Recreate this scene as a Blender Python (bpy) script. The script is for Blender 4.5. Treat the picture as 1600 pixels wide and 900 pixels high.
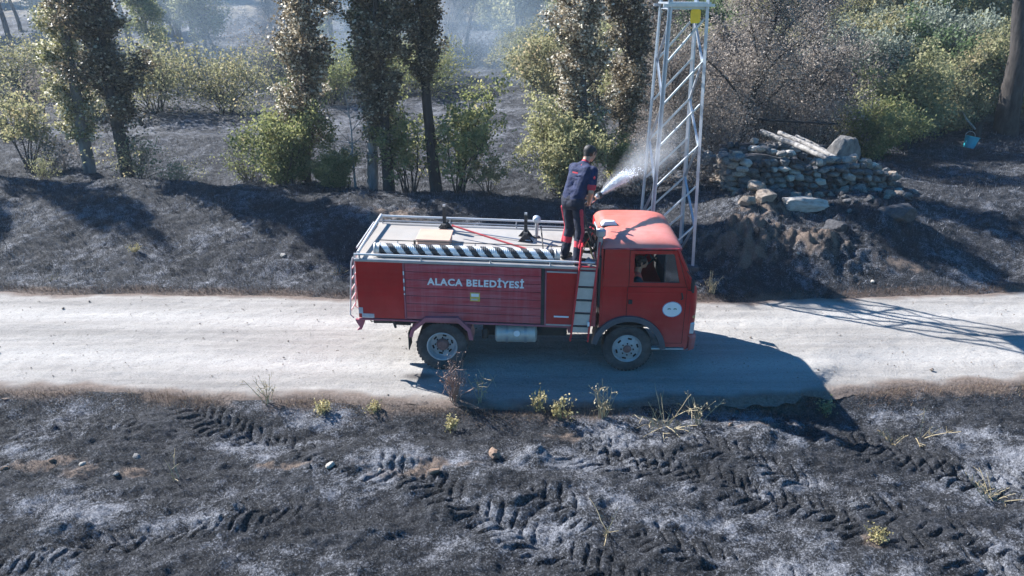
import bpy, bmesh, math, random
import numpy as np
from mathutils import Vector, Matrix
from mathutils.geometry import tessellate_polygon

for _o in list(bpy.data.objects):
    bpy.data.objects.remove(_o)
SC = bpy.context.scene
COL = SC.collection
R = math.radians
PI = math.pi

# ---------------------------------------------------------------- camera
cam_d = bpy.data.cameras.new('camera')
cam = bpy.data.objects.new('camera', cam_d)
COL.objects.link(cam)
cam.location = (0, 0, 5.6)
cam.rotation_euler = (R(90 - 21), 0, 0)
cam_d.sensor_width = 36.0
cam_d.lens = 27.0
cam_d.clip_start = 0.05
cam_d.clip_end = 3000
SC.camera = cam

# ---------------------------------------------------------------- sky and sun
LIGHT = Vector((1.06, -0.66, -1.0)).normalized()
W = bpy.data.worlds.new('World')
SC.world = W
W.use_nodes = True
wn = W.node_tree.nodes
wl = W.node_tree.links
for n in list(wn):
    wn.remove(n)
sky = wn.new('ShaderNodeTexSky')
sky.sky_type = 'NISHITA'
sky.sun_disc = False
sky.sun_elevation = R(38.7)
sky.sun_rotation = math.atan2(-1.06, 0.66)
sky.air_density = 1.0
sky.dust_density = 0.1
sky.ozone_density = 4.0
bg = wn.new('ShaderNodeBackground')
bg.inputs['Strength'].default_value = 0.07
wo = wn.new('ShaderNodeOutputWorld')
hs = wn.new('ShaderNodeHueSaturation')
hs.inputs['Saturation'].default_value = 2.1
wl.new(sky.outputs[0], hs.inputs['Color'])
wl.new(hs.outputs[0], bg.inputs[0])
wl.new(bg.outputs[0], wo.inputs[0])

sun_d = bpy.data.lights.new('sun', 'SUN')
sun_d.energy = 5.0
sun_d.angle = R(0.5)
sun_d.color = (1.0, 0.985, 0.97)
sun = bpy.data.objects.new('sun', sun_d)
COL.objects.link(sun)
sun.location = (-20, 30, 30)
sun.rotation_euler = LIGHT.to_track_quat('-Z', 'Y').to_euler()

vs = SC.view_settings
vs.view_transform = 'Standard'
vs.look = 'None'
vs.exposure = 1.5
vs.gamma = 1.0
vs.use_curve_mapping = False
SC.cycles.max_bounces = 6
SC.cycles.diffuse_bounces = 3
SC.cycles.glossy_bounces = 3
SC.cycles.transmission_bounces = 4
SC.cycles.transparent_max_bounces = 8
SC.cycles.volume_bounces = 1
SC.cycles.use_denoising = True
SC.cycles.sample_clamp_indirect = 6.0

# ---------------------------------------------------------------- helpers
def link(o, parent=None):
    COL.objects.link(o)
    if parent is not None:
        o.parent = parent
    return o

def tag(o, label=None, cat=None, group=None, kind=None):
    if label: o['label'] = label
    if cat: o['category'] = cat
    if group: o['group'] = group
    if kind: o['kind'] = kind
    return o

def empty(name, loc=(0, 0, 0), rz=0.0):
    o = bpy.data.objects.new(name, None)
    o.empty_display_size = 0.2
    o.location = loc
    o.rotation_euler = (0, 0, rz)
    return link(o)

def copy_tree(o, parent=None):
    c = o.copy()
    COL.objects.link(c)
    c.parent = parent
    for ch in o.children:
        copy_tree(ch, c)
    return c

def fast_mesh(name, V, Fc, attrs=None, smooth=False, mat_index=None):
    """V (n,3) float array, Fc (m,k) int array."""
    V = np.ascontiguousarray(V, dtype=np.float32)
    Fc = np.ascontiguousarray(Fc, dtype=np.int32)
    m = bpy.data.meshes.new(name)
    m.vertices.add(len(V))
    m.vertices.foreach_set('co', V.ravel())
    k = Fc.shape[1]
    m.loops.add(Fc.size)
    m.loops.foreach_set('vertex_index', Fc.ravel())
    m.polygons.add(len(Fc))
    m.polygons.foreach_set('loop_start', np.arange(0, Fc.size, k, dtype=np.int32))
    m.polygons.foreach_set('use_smooth', np.full(len(Fc), smooth, dtype=bool))
    if mat_index is not None:
        m.polygons.foreach_set('material_index', np.ascontiguousarray(mat_index, dtype=np.int32))
    if attrs:
        for an, av in attrs.items():
            a = m.attributes.new(an, 'FLOAT', 'POINT')
            a.data.foreach_set('value', np.ascontiguousarray(av, dtype=np.float32))
    m.update(calc_edges=True)
    m.validate()
    return m

def obj(name, mesh, mats, parent=None):
    o = bpy.data.objects.new(name, mesh)
    if not isinstance(mats, (list, tuple)):
        mats = [mats]
    if len(mesh.materials) == 0:
        for mm in mats:
            mesh.materials.append(mm)
    return link(o, parent)

class MB:
    """collects shapes, builds ONE mesh object"""
    def __init__(s):
        s.v = []; s.f = []; s.m = []
    def add(s, vs_, fs_, mi=0):
        b = len(s.v)
        s.v += [tuple(p) for p in vs_]
        s.f += [tuple(i + b for i in f) for f in fs_]
        s.m += [mi] * len(fs_)
        return s
    def box(s, x0, x1, y0, y1, z0, z1, mi=0):
        return s.add([(x0,y0,z0),(x1,y0,z0),(x1,y1,z0),(x0,y1,z0),(x0,y0,z1),(x1,y0,z1),(x1,y1,z1),(x0,y1,z1)],
                     [(0,3,2,1),(4,5,6,7),(0,1,5,4),(1,2,6,5),(2,3,7,6),(3,0,4,7)], mi)
    def bar(s, a, b, w, h, up=(0, 0, 1), mi=0):
        a = Vector(a); b = Vector(b)
        d = (b - a).normalized()
        u = Vector(up)
        if abs(d.dot(u)) > 0.95: u = Vector((1, 0, 0))
        r = d.cross(u).normalized(); u = r.cross(d)
        P = []
        for p in (a, b):
            for sr, su in ((-1,-1),(1,-1),(1,1),(-1,1)):
                P.append(p + r * (sr * w / 2) + u * (su * h / 2))
        return s.add(P, [(3,2,1,0),(4,5,6,7),(0,1,5,4),(1,2,6,5),(2,3,7,6),(3,0,4,7)], mi)
    def angle_iron(s, a, b, w, t, up=(0, 0, 1)):
        a = Vector(a); b = Vector(b)
        d = (b - a).normalized()
        u = Vector(up)
        if abs(d.dot(u)) > 0.95: u = Vector((1, 0, 0))
        r = d.cross(u).normalized(); u = r.cross(d)
        sec = [(0,0),(w,0),(w,t),(t,t),(t,w),(0,w)]
        P = [p + r * (x - w/3) + u * (y - w/3) for p in (a, b) for x, y in sec]
        n = 6
        return s.add(P, [tuple(range(n-1,-1,-1)), tuple(range(n, 2*n))] + [(i,(i+1)%n,(i+1)%n+n,i+n) for i in range(n)])
    def tube(s, pts, r, n=8, mi=0, caps=True):
        pts = [Vector(p) for p in pts]
        rs = r if isinstance(r, (list, tuple)) else [r] * len(pts)
        P = []; Fs = []
        prev = None
        for i, p in enumerate(pts):
            d = (pts[min(i+1, len(pts)-1)] - pts[max(i-1, 0)])
            d = d.normalized() if d.length > 1e-9 else Vector((0,0,1))
            if prev is None:
                u = Vector((0,0,1)) if abs(d.z) < 0.9 else Vector((1,0,0))
                u = (u - d * u.dot(d)).normalized()
            else:
                u = (prev - d * prev.dot(d)).normalized()
            prev = u
            w = d.cross(u)
            for k in range(n):
                a = 2 * PI * k / n
                P.append(p + (u * math.cos(a) + w * math.sin(a)) * rs[i])
        for i in range(len(pts) - 1):
            for k in range(n):
                k2 = (k + 1) % n
                Fs.append((i*n+k, i*n+k2, (i+1)*n+k2, (i+1)*n+k))
        if caps:
            Fs.append(tuple(range(n-1, -1, -1)))
            Fs.append(tuple((len(pts)-1)*n + k for k in range(n)))
        return s.add(P, Fs, mi)
    def lathe(s, prof, c, axis='y', n=32, mi=0, closed=False, cap0=True):
        """prof: list of (radius, along)."""
        P = []; Fs = []
        for r, h in prof:
            for k in range(n):
                a = 2 * PI * k / n
                ca, sa = r * math.cos(a), r * math.sin(a)
                if axis == 'y': P.append((c[0]+ca, c[1]+h, c[2]+sa))
                elif axis == 'x': P.append((c[0]+h, c[1]+ca, c[2]+sa))
                else: P.append((c[0]+ca, c[1]+sa, c[2]+h))
        m = len(prof)
        for i in range(m if closed else m - 1):
            j = (i + 1) % m
            for k in range(n):
                k2 = (k + 1) % n
                Fs.append((i*n+k, i*n+k2, j*n+k2, j*n+k))
        if not closed:
            if cap0: Fs.append(tuple(range(n-1,-1,-1)))
            Fs.append(tuple((m-1)*n+k for k in range(n)))
        return s.add(P, Fs, mi)
    def plate(s, outer, y, t, holes=(), lean=None, mi=0, plane='xz'):
        """flat polygon in x,z extruded from y to y+t, with holes."""
        loops = [list(outer)] + [list(h) for h in holes]
        flat = [p for l in loops for p in l]
        tris = tessellate_polygon([[Vector((p[0], p[1], 0)) for p in l] for l in loops])
        n = len(flat)
        def P3(p, yy):
            if plane == 'xz': q = [p[0], yy, p[1]]
            elif plane == 'yz': q = [yy, p[0], p[1]]
            else: q = [p[0], p[1], yy]
            if lean: q = lean(*q)
            return q
        P = [P3(p, y) for p in flat] + [P3(p, y + t) for p in flat]
        Fs = [tuple(tr) for tr in tris] + [tuple(i + n for i in reversed(tr)) for tr in tris]
        b = 0
        for l in loops:
            k = len(l)
            for i in range(k):
                j = (i + 1) % k
                Fs.append((b+i, b+j, b+j+n, b+i+n))
            b += k
        return s.add(P, Fs, mi)
    def grid(s, P, nu, nv, mi=0):
        Fs = [(i*nv+j, (i+1)*nv+j, (i+1)*nv+j+1, i*nv+j+1) for i in range(nu-1) for j in range(nv-1)]
        return s.add(P, Fs, mi)
    def tf(s, fn):
        s.v = [tuple(fn(*p)) for p in s.v]
        return s
    def build(s, name, mats, parent=None, smooth=None, bevel=0.0, seg=2, solid=0.0, weld=False):
        m = bpy.data.meshes.new(name)
        m.from_pydata(s.v, [], s.f)
        m.polygons.foreach_set('material_index', s.m)
        bm = bmesh.new(); bm.from_mesh(m)
        if weld: bmesh.ops.remove_doubles(bm, verts=bm.verts, dist=1e-5)
        bmesh.ops.recalc_face_normals(bm, faces=bm.faces)
        bm.to_mesh(m); bm.free()
        if smooth is not None:
            m.polygons.foreach_set('use_smooth', [True] * len(m.polygons))
            m.set_sharp_from_angle(angle=R(smooth))
        m.update()
        o = obj(name, m, mats, parent)
        if solid:
            md = o.modifiers.new('solid', 'SOLIDIFY'); md.thickness = solid
        if bevel:
            md = o.modifiers.new('bevel', 'BEVEL'); md.width = bevel; md.segments = seg
            md.limit_method = 'ANGLE'; md.angle_limit = R(40)
        return o

# ---------------------------------------------------------------- noise
def _h(ix, iy, seed):
    h = (ix.astype(np.int64) * 374761393 + iy.astype(np.int64) * 668265263 + seed * 974634777) & 0xffffffff
    h = ((h ^ (h >> 13)) * 1274126177) & 0xffffffff
    return (h ^ (h >> 16)) & 0xffffffff
def pn(x, y, seed=0):
    ix = np.floor(x); iy = np.floor(y)
    fx = x - ix; fy = y - iy
    u = fx*fx*fx*(fx*(fx*6-15)+10); v = fy*fy*fy*(fy*(fy*6-15)+10)
    def g(dx, dy):
        a = _h(ix+dx, iy+dy, seed) * (2*PI/4294967296.0)
        return np.cos(a)*(fx-dx) + np.sin(a)*(fy-dy)
    a = g(0,0); b = g(1,0); c = g(0,1); d = g(1,1)
    return (a + (b-a)*u + (c-a)*v + (a-b-c+d)*u*v) * 1.4
def fbm(x, y, seed=0, o=3, g=0.5):
    t = 0; amp = 1.0; f = 1.0
    for i in range(o):
        t = t + amp * pn(x*f, y*f, seed + i*17)
        amp *= g; f *= 2.03
    return t
def sm(a, b, x):
    t = np.clip((x - a) / (b - a), 0, 1)
    return t*t*(3-2*t)

# ---------------------------------------------------------------- materials
def newmat(name):
    m = bpy.data.materials.new(name)
    m.use_nodes = True
    nt = m.node_tree
    p = nt.nodes['Principled BSDF']
    return m, nt, p
def rgba(c): return (c[0], c[1], c[2], 1.0)
def N(nt, t, **kw):
    n = nt.nodes.new(t)
    for k, v in kw.items():
        if k.startswith('i_'):
            n.inputs[k[2:].replace('_', ' ')].default_value = v
        else:
            setattr(n, k, v)
    return n
def noise(nt, scale, detail=4, rough=0.55, coord=None):
    n = N(nt, 'ShaderNodeTexNoise')
    n.inputs['Scale'].default_value = scale
    n.inputs['Detail'].default_value = detail
    n.inputs['Roughness'].default_value = rough
    if coord is not None: nt.links.new(coord, n.inputs['Vector'])
    return n
def ramp(nt, src, stops, interp='LINEAR'):
    r = N(nt, 'ShaderNodeValToRGB')
    r.color_ramp.interpolation = interp
    els = r.color_ramp.elements
    while len(els) > 1: els.remove(els[-1])
    els[0].position = stops[0][0]; els[0].color = rgba(stops[0][1]) if len(stops[0][1]) == 3 else stops[0][1]
    for pos, c in stops[1:]:
        e = els.new(pos); e.color = rgba(c)
    nt.links.new(src, r.inputs[0])
    return r.outputs[0]
def mixc(nt, fac, a, b, blend='MIX'):
    m = N(nt, 'ShaderNodeMix', data_type='RGBA', blend_type=blend)
    if isinstance(fac, (int, float)): m.inputs[0].default_value = fac
    else: nt.links.new(fac, m.inputs[0])
    for s, i in ((a, 6), (b, 7)):
        if isinstance(s, (tuple, list)): m.inputs[i].default_value = rgba(s)
        else: nt.links.new(s, m.inputs[i])
    return m.outputs[2]
def math_n(nt, op, a, b=None, clamp=False):
    m = N(nt, 'ShaderNodeMath', operation=op); m.use_clamp = clamp
    for i, s in enumerate((a, b)):
        if s is None: continue
        if isinstance(s, (int, float)): m.inputs[i].default_value = s
        else: nt.links.new(s, m.inputs[i])
    return m.outputs[0]
def bump(nt, p, height, strength=0.5, dist=0.02):
    b = N(nt, 'ShaderNodeBump')
    b.inputs['Strength'].default_value = strength
    b.inputs['Distance'].default_value = dist
    nt.links.new(height, b.inputs['Height'])
    nt.links.new(b.outputs[0], p.inputs['Normal'])
def objco(nt): return N(nt, 'ShaderNodeTexCoord').outputs['Object']
def geoco(nt): return N(nt, 'ShaderNodeNewGeometry').outputs['Position']

def simple(name, col, rough=0.6, metal=0.0, var=0.15, scale=8.0, bmp=0.0, dirt=None, coat=0.0, spec=0.5):
    """base colour with patchy wear / grain"""
    m, nt, p = newmat(name)
    co = objco(nt)
    n1 = noise(nt, scale, 5, 0.6, co)
    lo = tuple(c*(1-var) for c in col); hi = tuple(min(1, c*(1+var)) for c in col)
    c = ramp(nt, n1.outputs[0], [(0.3, lo), (0.7, hi)])
    if dirt:
        n2 = noise(nt, scale*0.35, 6, 0.7, co)
        f = ramp(nt, n2.outputs[0], [(0.42, (0,0,0)), (0.72, (1,1,1))])
        c = mixc(nt, math_n(nt, 'MULTIPLY', f, dirt[1]), c, dirt[0])
    nt.links.new(c, p.inputs['Base Color'])
    p.inputs['Roughness'].default_value = rough
    p.inputs['Metallic'].default_value = metal
    p.inputs['Specular IOR Level'].default_value = spec
    if coat: p.inputs['Coat Weight'].default_value = coat; p.inputs['Coat Roughness'].default_value = 0.15
    if bmp:
        n3 = noise(nt, scale*6, 4, 0.6, co)
        bump(nt, p, n3.outputs[0], 0.6, bmp)
    return m

M = {}
DUST = (0.30, 0.26, 0.23)
M['red'] = simple('red_paint', (0.40, 0.016, 0.015), 0.32, var=0.12, scale=3, dirt=(DUST, 0.10), coat=0.15)
M['red_dull'] = simple('weathered_red_paint', (0.36, 0.034, 0.038), 0.38, var=0.22, scale=2.2, dirt=((0.34, 0.22, 0.25), 0.28))
M['shutter'] = simple('faded_red_slat', (0.34, 0.060, 0.085), 0.34, var=0.18, scale=2.6, dirt=((0.34, 0.20, 0.25), 0.35))
M['roof_red'] = simple('sun_faded_red', (0.55, 0.15, 0.115), 0.34, var=0.10, scale=2.5, dirt=((0.62, 0.38, 0.33), 0.5), coat=0.2)
M['fender'] = simple('faded_pink_red', (0.33, 0.085, 0.12), 0.5, var=0.2, scale=4, dirt=(DUST, 0.25))
M['steel'] = simple('grey_steel', (0.42, 0.43, 0.45), 0.42, 0.6, var=0.15, scale=6, dirt=(DUST, 0.15))
M['white_pipe'] = simple('pale_pipe_paint', (0.62, 0.62, 0.62), 0.4, 0.2, var=0.1, scale=6, dirt=((0.35,0.3,0.25), 0.25))
M['galv'] = simple('galvanised_steel', (0.46, 0.50, 0.55), 0.42, 0.55, var=0.16, scale=5, dirt=((0.3, 0.3, 0.3), 0.2))
M['deck'] = simple('dusty_deck_sheet', (0.33, 0.31, 0.285), 0.45, 0.0, var=0.12, scale=2.5, dirt=((0.42, 0.34, 0.28), 0.5), bmp=0.002)
M['tan'] = simple('tan_lid_paint', (0.50, 0.33, 0.25), 0.6, var=0.08, scale=5)
M['black'] = simple('black_rubber', (0.018, 0.018, 0.02), 0.7, var=0.25, scale=9, dirt=((0.12, 0.11, 0.10), 0.25))
M['tyre'] = simple('dusty_tyre', (0.030, 0.031, 0.034), 0.8, var=0.25, scale=7, dirt=((0.17, 0.16, 0.155), 0.6), bmp=0.003)
M['rim'] = simple('rim_paint', (0.40, 0.41, 0.43), 0.5, 0.1, var=0.15, scale=9, dirt=((0.16, 0.14, 0.13), 0.55))
M['hubred'] = simple('rusty_hub', (0.20, 0.10, 0.09), 0.6, var=0.3, scale=20)
M['dark'] = simple('chassis_black', (0.02, 0.02, 0.022), 0.7, var=0.3, scale=6, dirt=((0.10, 0.09, 0.08), 0.4))
M['void'] = simple('dark_cavity', (0.006, 0.006, 0.007), 0.9, var=0.2, scale=6)
M['arch'] = simple('blue_grey_plastic', (0.055, 0.065, 0.085), 0.55, var=0.15, scale=6, dirt=(DUST, 0.2))
M['alu'] = simple('aluminium_plate', (0.50, 0.49, 0.47), 0.5, 0.25, var=0.12, scale=9, dirt=((0.3, 0.27, 0.24), 0.35))
M['lettering'] = simple('white_lettering', (0.72, 0.72, 0.75), 0.5, var=0.10, scale=12)
M['yellow'] = simple('yellow_sticker', (0.62, 0.45, 0.10), 0.5, var=0.15, scale=30)
M['primer'] = simple('grey_primer', (0.45, 0.44, 0.48), 0.7, var=0.15, scale=10)
M['white'] = simple('white_enamel', (0.75, 0.76, 0.78), 0.4, var=0.06, scale=8)
M['blue_ring'] = simple('blue_print', (0.12, 0.15, 0.35), 0.5, var=0.1, scale=8)
M['emblem_grey'] = simple('grey_green_print', (0.18, 0.22, 0.16), 0.5, var=0.1, scale=8)
M['redbar'] = simple('bright_red_tube', (0.55, 0.03, 0.04), 0.4, var=0.15, scale=8)
M['redpole'] = simple('red_pole_paint', (0.45, 0.06, 0.06), 0.45, var=0.2, scale=8)
M['amber'] = simple('amber_lens', (0.7, 0.35, 0.15), 0.25, var=0.05)
M['lens'] = simple('lamp_lens', (0.55, 0.58, 0.62), 0.12, 0.3, var=0.08)
M['navy'] = simple('navy_cloth', (0.008, 0.016, 0.060), 0.85, var=0.3, scale=14, bmp=0.006)
M['navy_trouser'] = simple('dark_navy_trouser', (0.007, 0.010, 0.026), 0.85, var=0.35, scale=14, bmp=0.008)
M['redcloth'] = simple('red_band_cloth', (0.48, 0.03, 0.05), 0.8, var=0.15, scale=20)
M['skin'] = simple('skin', (0.42, 0.22, 0.15), 0.5, var=0.10, scale=12)
M['hair'] = simple('dark_hair', (0.012, 0.009, 0.008), 0.6, var=0.4, scale=60, bmp=0.004)
M['boot'] = simple('black_boot', (0.010, 0.010, 0.012), 0.5, var=0.2, scale=12)
M['vest'] = simple('orange_vest', (0.75, 0.10, 0.06), 0.7, var=0.1, scale=12)
M['reflect'] = simple('reflective_band', (0.68, 0.70, 0.70), 0.4, var=0.05, scale=12)
M['seat'] = simple('seat_cloth', (0.20, 0.19, 0.19), 0.9, var=0.2, scale=12)
M['brass'] = simple('nozzle_metal', (0.55, 0.55, 0.56), 0.3, 0.7, var=0.1, scale=12)
M['yhose'] = simple('yellow_hose', (0.42, 0.30, 0.10), 0.7, var=0.2, scale=20)
M['hose_dark'] = simple('hose_black_wrap', (0.020, 0.022, 0.028), 0.6, var=0.3, scale=30, bmp=0.004)
M['hose_white'] = simple('hose_white_wrap', (0.66, 0.68, 0.70), 0.55, var=0.10, scale=12, dirt=((0.3, 0.28, 0.26), 0.3))
M['yellow_sign'] = simple('yellow_sign_paint', (0.85, 0.55, 0.02), 0.5, var=0.08, scale=8)
M['turquoise'] = simple('turquoise_plastic', (0.03, 0.42, 0.52), 0.4, var=0.1, scale=8)
M['char_wood'] = simple('charred_wood', (0.020, 0.018, 0.018), 0.85, var=0.4, scale=8, bmp=0.01)
M['grey_wood'] = simple('weathered_pale_wood', (0.30, 0.28, 0.26), 0.8, var=0.45, scale=12, bmp=0.012, dirt=((0.05, 0.045, 0.04), 0.7))

def weathered(name, col, pale, amt, rough=0.4):
    """old paint: patchy fading, vertical run marks and dust that gathers low down"""
    m, nt, p = newmat(name)
    co = objco(nt)
    n1 = noise(nt, 2.4, 6, 0.65, co)
    mp = N(nt, 'ShaderNodeMapping'); mp.inputs['Scale'].default_value = (9, 9, 0.7)
    nt.links.new(co, mp.inputs[0])
    n2 = noise(nt, 1.6, 5, 0.6, mp.outputs[0])
    mp2 = N(nt, 'ShaderNodeMapping'); mp2.inputs['Scale'].default_value = (0.6, 1, 7)
    nt.links.new(co, mp2.inputs[0])
    n3 = noise(nt, 2.0, 5, 0.6, mp2.outputs[0])
    n4 = noise(nt, 70, 3, 0.6, co)
    c = ramp(nt, n1.outputs[0], [(0.3, tuple(x*0.82 for x in col)), (0.7, tuple(x*1.15 for x in col))])
    f = math_n(nt, 'MULTIPLY', ramp(nt, n2.outputs[0], [(0.45, (0,0,0)), (0.75, (1,1,1))]), amt*0.7)
    c = mixc(nt, f, c, pale)
    f = math_n(nt, 'MULTIPLY', ramp(nt, n3.outputs[0], [(0.42, (0,0,0)), (0.70, (1,1,1))]), amt)
    c = mixc(nt, f, c, pale)
    sp = N(nt, 'ShaderNodeSeparateXYZ'); nt.links.new(co, sp.inputs[0])
    lo = N(nt, 'ShaderNodeMapRange'); lo.inputs[1].default_value = 1.35; lo.inputs[2].default_value = 0.45; lo.inputs[3].default_value = 0.0; lo.inputs[4].default_value = 0.30
    nt.links.new(sp.outputs[2], lo.inputs[0])
    f = math_n(nt, 'MULTIPLY', lo.outputs[0], ramp(nt, n1.outputs[0], [(0.3, (0.3,0.3,0.3)), (0.7, (1,1,1))]))
    c = mixc(nt, f, c, DUST)
    chips = ramp(nt, n4.outputs[0], [(0.74, (0,0,0)), (0.77, (0.5,0.5,0.5))])
    c = mixc(nt, chips, c, (0.10, 0.06, 0.05))
    nt.links.new(c, p.inputs['Base Color'])
    rr = ramp(nt, n1.outputs[0], [(0.3, (rough*0.8,)*3), (0.7, (min(1, rough*1.4),)*3)])
    nt.links.new(rr, p.inputs['Roughness'])
    p.inputs['Specular IOR Level'].default_value = 0.28
    n5 = noise(nt, 3.0, 2, 0.5, co)
    bump(nt, p, n5.outputs[0], 0.35, 0.03)
    return m
M['red'] = weathered('red_paint', (0.45, 0.009, 0.011), (0.40, 0.07, 0.06), 0.18, 0.34)
M['red_dull'] = weathered('weathered_red_paint', (0.37, 0.034, 0.038), (0.42, 0.20, 0.22), 0.4, 0.42)
M['shutter'] = weathered('faded_red_slat', (0.43, 0.040, 0.055), (0.50, 0.20, 0.235), 0.5, 0.36)

def glass(name, tint=(0.9, 0.95, 1.0), alpha=0.18):
    m, nt, p = newmat(name)
    nt.nodes.remove(p)
    out = nt.nodes['Material Output']
    tr = N(nt, 'ShaderNodeBsdfTransparent'); tr.inputs[0].default_value = rgba(tint)
    gl = N(nt, 'ShaderNodeBsdfGlossy'); gl.inputs['Roughness'].default_value = 0.04
    fr = N(nt, 'ShaderNodeFresnel'); fr.inputs['IOR'].default_value = 1.5
    f = math_n(nt, 'ADD', fr.outputs[0], alpha * 0.3, True)
    mx = N(nt, 'ShaderNodeMixShader')
    nt.links.new(f, mx.inputs[0]); nt.links.new(tr.outputs[0], mx.inputs[1]); nt.links.new(gl.outputs[0], mx.inputs[2])
    nt.links.new(mx.outputs[0], out.inputs['Surface'])
    return m
M['glass'] = glass('window_glass', (0.82, 0.90, 0.93))

def leafmat(name, stops, rough=0.6, transl=0.55, attr='v'):
    m, nt, p = newmat(name)
    out = nt.nodes['Material Output']
    at = N(nt, 'ShaderNodeAttribute'); at.attribute_name = attr
    oi = N(nt, 'ShaderNodeObjectInfo')
    f = math_n(nt, 'ADD', at.outputs['Fac'], math_n(nt, 'MULTIPLY', math_n(nt, 'SUBTRACT', oi.outputs['Random'], 0.5), 0.16), True)
    c = ramp(nt, f, stops)
    nt.links.new(c, p.inputs['Base Color'])
    p.inputs['Roughness'].default_value = rough
    p.inputs['Specular IOR Level'].default_value = 0.35
    t = N(nt, 'ShaderNodeBsdfTranslucent')
    nt.links.new(c, t.inputs[0])
    mx = N(nt, 'ShaderNodeMixShader'); mx.inputs[0].default_value = transl
    nt.links.new(p.outputs[0], mx.inputs[1]); nt.links.new(t.outputs[0], mx.inputs[2])
    nt.links.new(mx.outputs[0], out.inputs['Surface'])
    return m
M['leaf_green'] = leafmat('green_leaves', [(0, (0.083, 0.105, 0.045)), (0.5, (0.202, 0.224, 0.090)), (0.85, (0.359, 0.351, 0.149)), (1, (0.493, 0.419, 0.224))])
M['leaf_deep'] = leafmat('deep_green_leaves', [(0, (0.05, 0.085, 0.04)), (0.6, (0.13, 0.185, 0.085)), (1, (0.22, 0.27, 0.13))])
M['leaf_olive'] = leafmat('olive_leaves', [(0, (0.119, 0.125, 0.073)), (0.5, (0.265, 0.259, 0.133)), (0.8, (0.420, 0.364, 0.203)), (1, (0.532, 0.405, 0.252))])
M['leaf_yellow'] = leafmat('yellow_green_leaves', [(0, (0.14, 0.145, 0.075)), (0.6, (0.31, 0.31, 0.155)), (1, (0.50, 0.45, 0.26))])
M['leaf_poplar'] = leafmat('scorched_poplar_leaves', [(0, (0.041, 0.035, 0.024)), (0.40, (0.101, 0.084, 0.057)), (0.66, (0.203, 0.162, 0.101)), (0.84, (0.405, 0.338, 0.230)), (1, (0.800, 0.743, 0.621))], 0.4, 0.42)
M['leaf_poplar_green'] = leafmat('grey_green_poplar_leaves', [(0, (0.047, 0.057, 0.030)), (0.45, (0.135, 0.149, 0.068)), (0.75, (0.324, 0.297, 0.135)), (1, (0.702, 0.648, 0.486))], 0.4, 0.45)
M['leaf_brown'] = leafmat('scorched_grey_brown_leaves', [(0, (0.101, 0.086, 0.079)), (0.5, (0.252, 0.216, 0.187)), (0.85, (0.416, 0.359, 0.302)), (1, (0.546, 0.460, 0.374))], 0.7, 0.3)
M['leaf_silver'] = leafmat('silver_grey_leaves', [(0, (0.132, 0.154, 0.121)), (0.5, (0.242, 0.270, 0.209)), (1, (0.374, 0.396, 0.319))], 0.6, 0.4)
M['leaf_rust'] = leafmat('rust_brown_leaves', [(0, (0.115, 0.064, 0.040)), (0.5, (0.273, 0.151, 0.079)), (1, (0.475, 0.287, 0.144))], 0.7, 0.3)
M['straw'] = leafmat('straw_stalks', [(0, (0.22, 0.17, 0.10)), (0.5, (0.42, 0.34, 0.20)), (1, (0.60, 0.52, 0.36))], 0.7, 0.2)
M['redstalk'] = leafmat('reddish_dry_stalks', [(0, (0.20, 0.12, 0.09)), (0.6, (0.36, 0.24, 0.19)), (1, (0.52, 0.42, 0.36))], 0.7, 0.2)
M['yellow_weed'] = leafmat('yellow_weed_leaves', [(0, (0.24, 0.20, 0.08)), (0.6, (0.44, 0.37, 0.17)), (1, (0.60, 0.52, 0.28))], 0.6, 0.35)
M['burnt_blade'] = leafmat('burnt_grass_blades', [(0, (0.005, 0.005, 0.006)), (0.5, (0.015, 0.016, 0.019)), (0.70, (0.050, 0.053, 0.062)), (0.86, (0.20, 0.21, 0.24)), (1, (0.42, 0.43, 0.46))], 0.8, 0.0)
M['dry_blade'] = leafmat('dry_verge_grass', [(0, (0.06, 0.035, 0.026)), (0.45, (0.15, 0.095, 0.07)), (0.8, (0.27, 0.2, 0.13)), (1, (0.40, 0.33, 0.20))], 0.8, 0.15)

def barkmat(name, a, b, scale=10):
    m, nt, p = newmat(name)
    co = objco(nt)
    mp = N(nt, 'ShaderNodeMapping'); mp.inputs['Scale'].default_value = (1, 1, 0.25)
    nt.links.new(co, mp.inputs[0])
    n = noise(nt, scale, 6, 0.7, mp.outputs[0])
    c = ramp(nt, n.outputs[0], [(0.32, a), (0.68, b)])
    nt.links.new(c, p.inputs['Base Color']); p.inputs['Roughness'].default_value = 0.9
    p.inputs['Specular IOR Level'].default_value = 0.2
    bump(nt, p, n.outputs[0], 0.9, 0.03)
    return m
M['bark_grey'] = barkmat('grey_bark', (0.07, 0.066, 0.06), (0.22, 0.21, 0.20))
M['bark_pale'] = barkmat('pale_bark', (0.16, 0.155, 0.15), (0.40, 0.39, 0.38))
M['bark_dark'] = barkmat('dark_scorched_bark', (0.018, 0.016, 0.015), (0.075, 0.065, 0.06))
M['bark_brown'] = barkmat('brown_bark', (0.05, 0.04, 0.034), (0.16, 0.13, 0.11))

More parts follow.
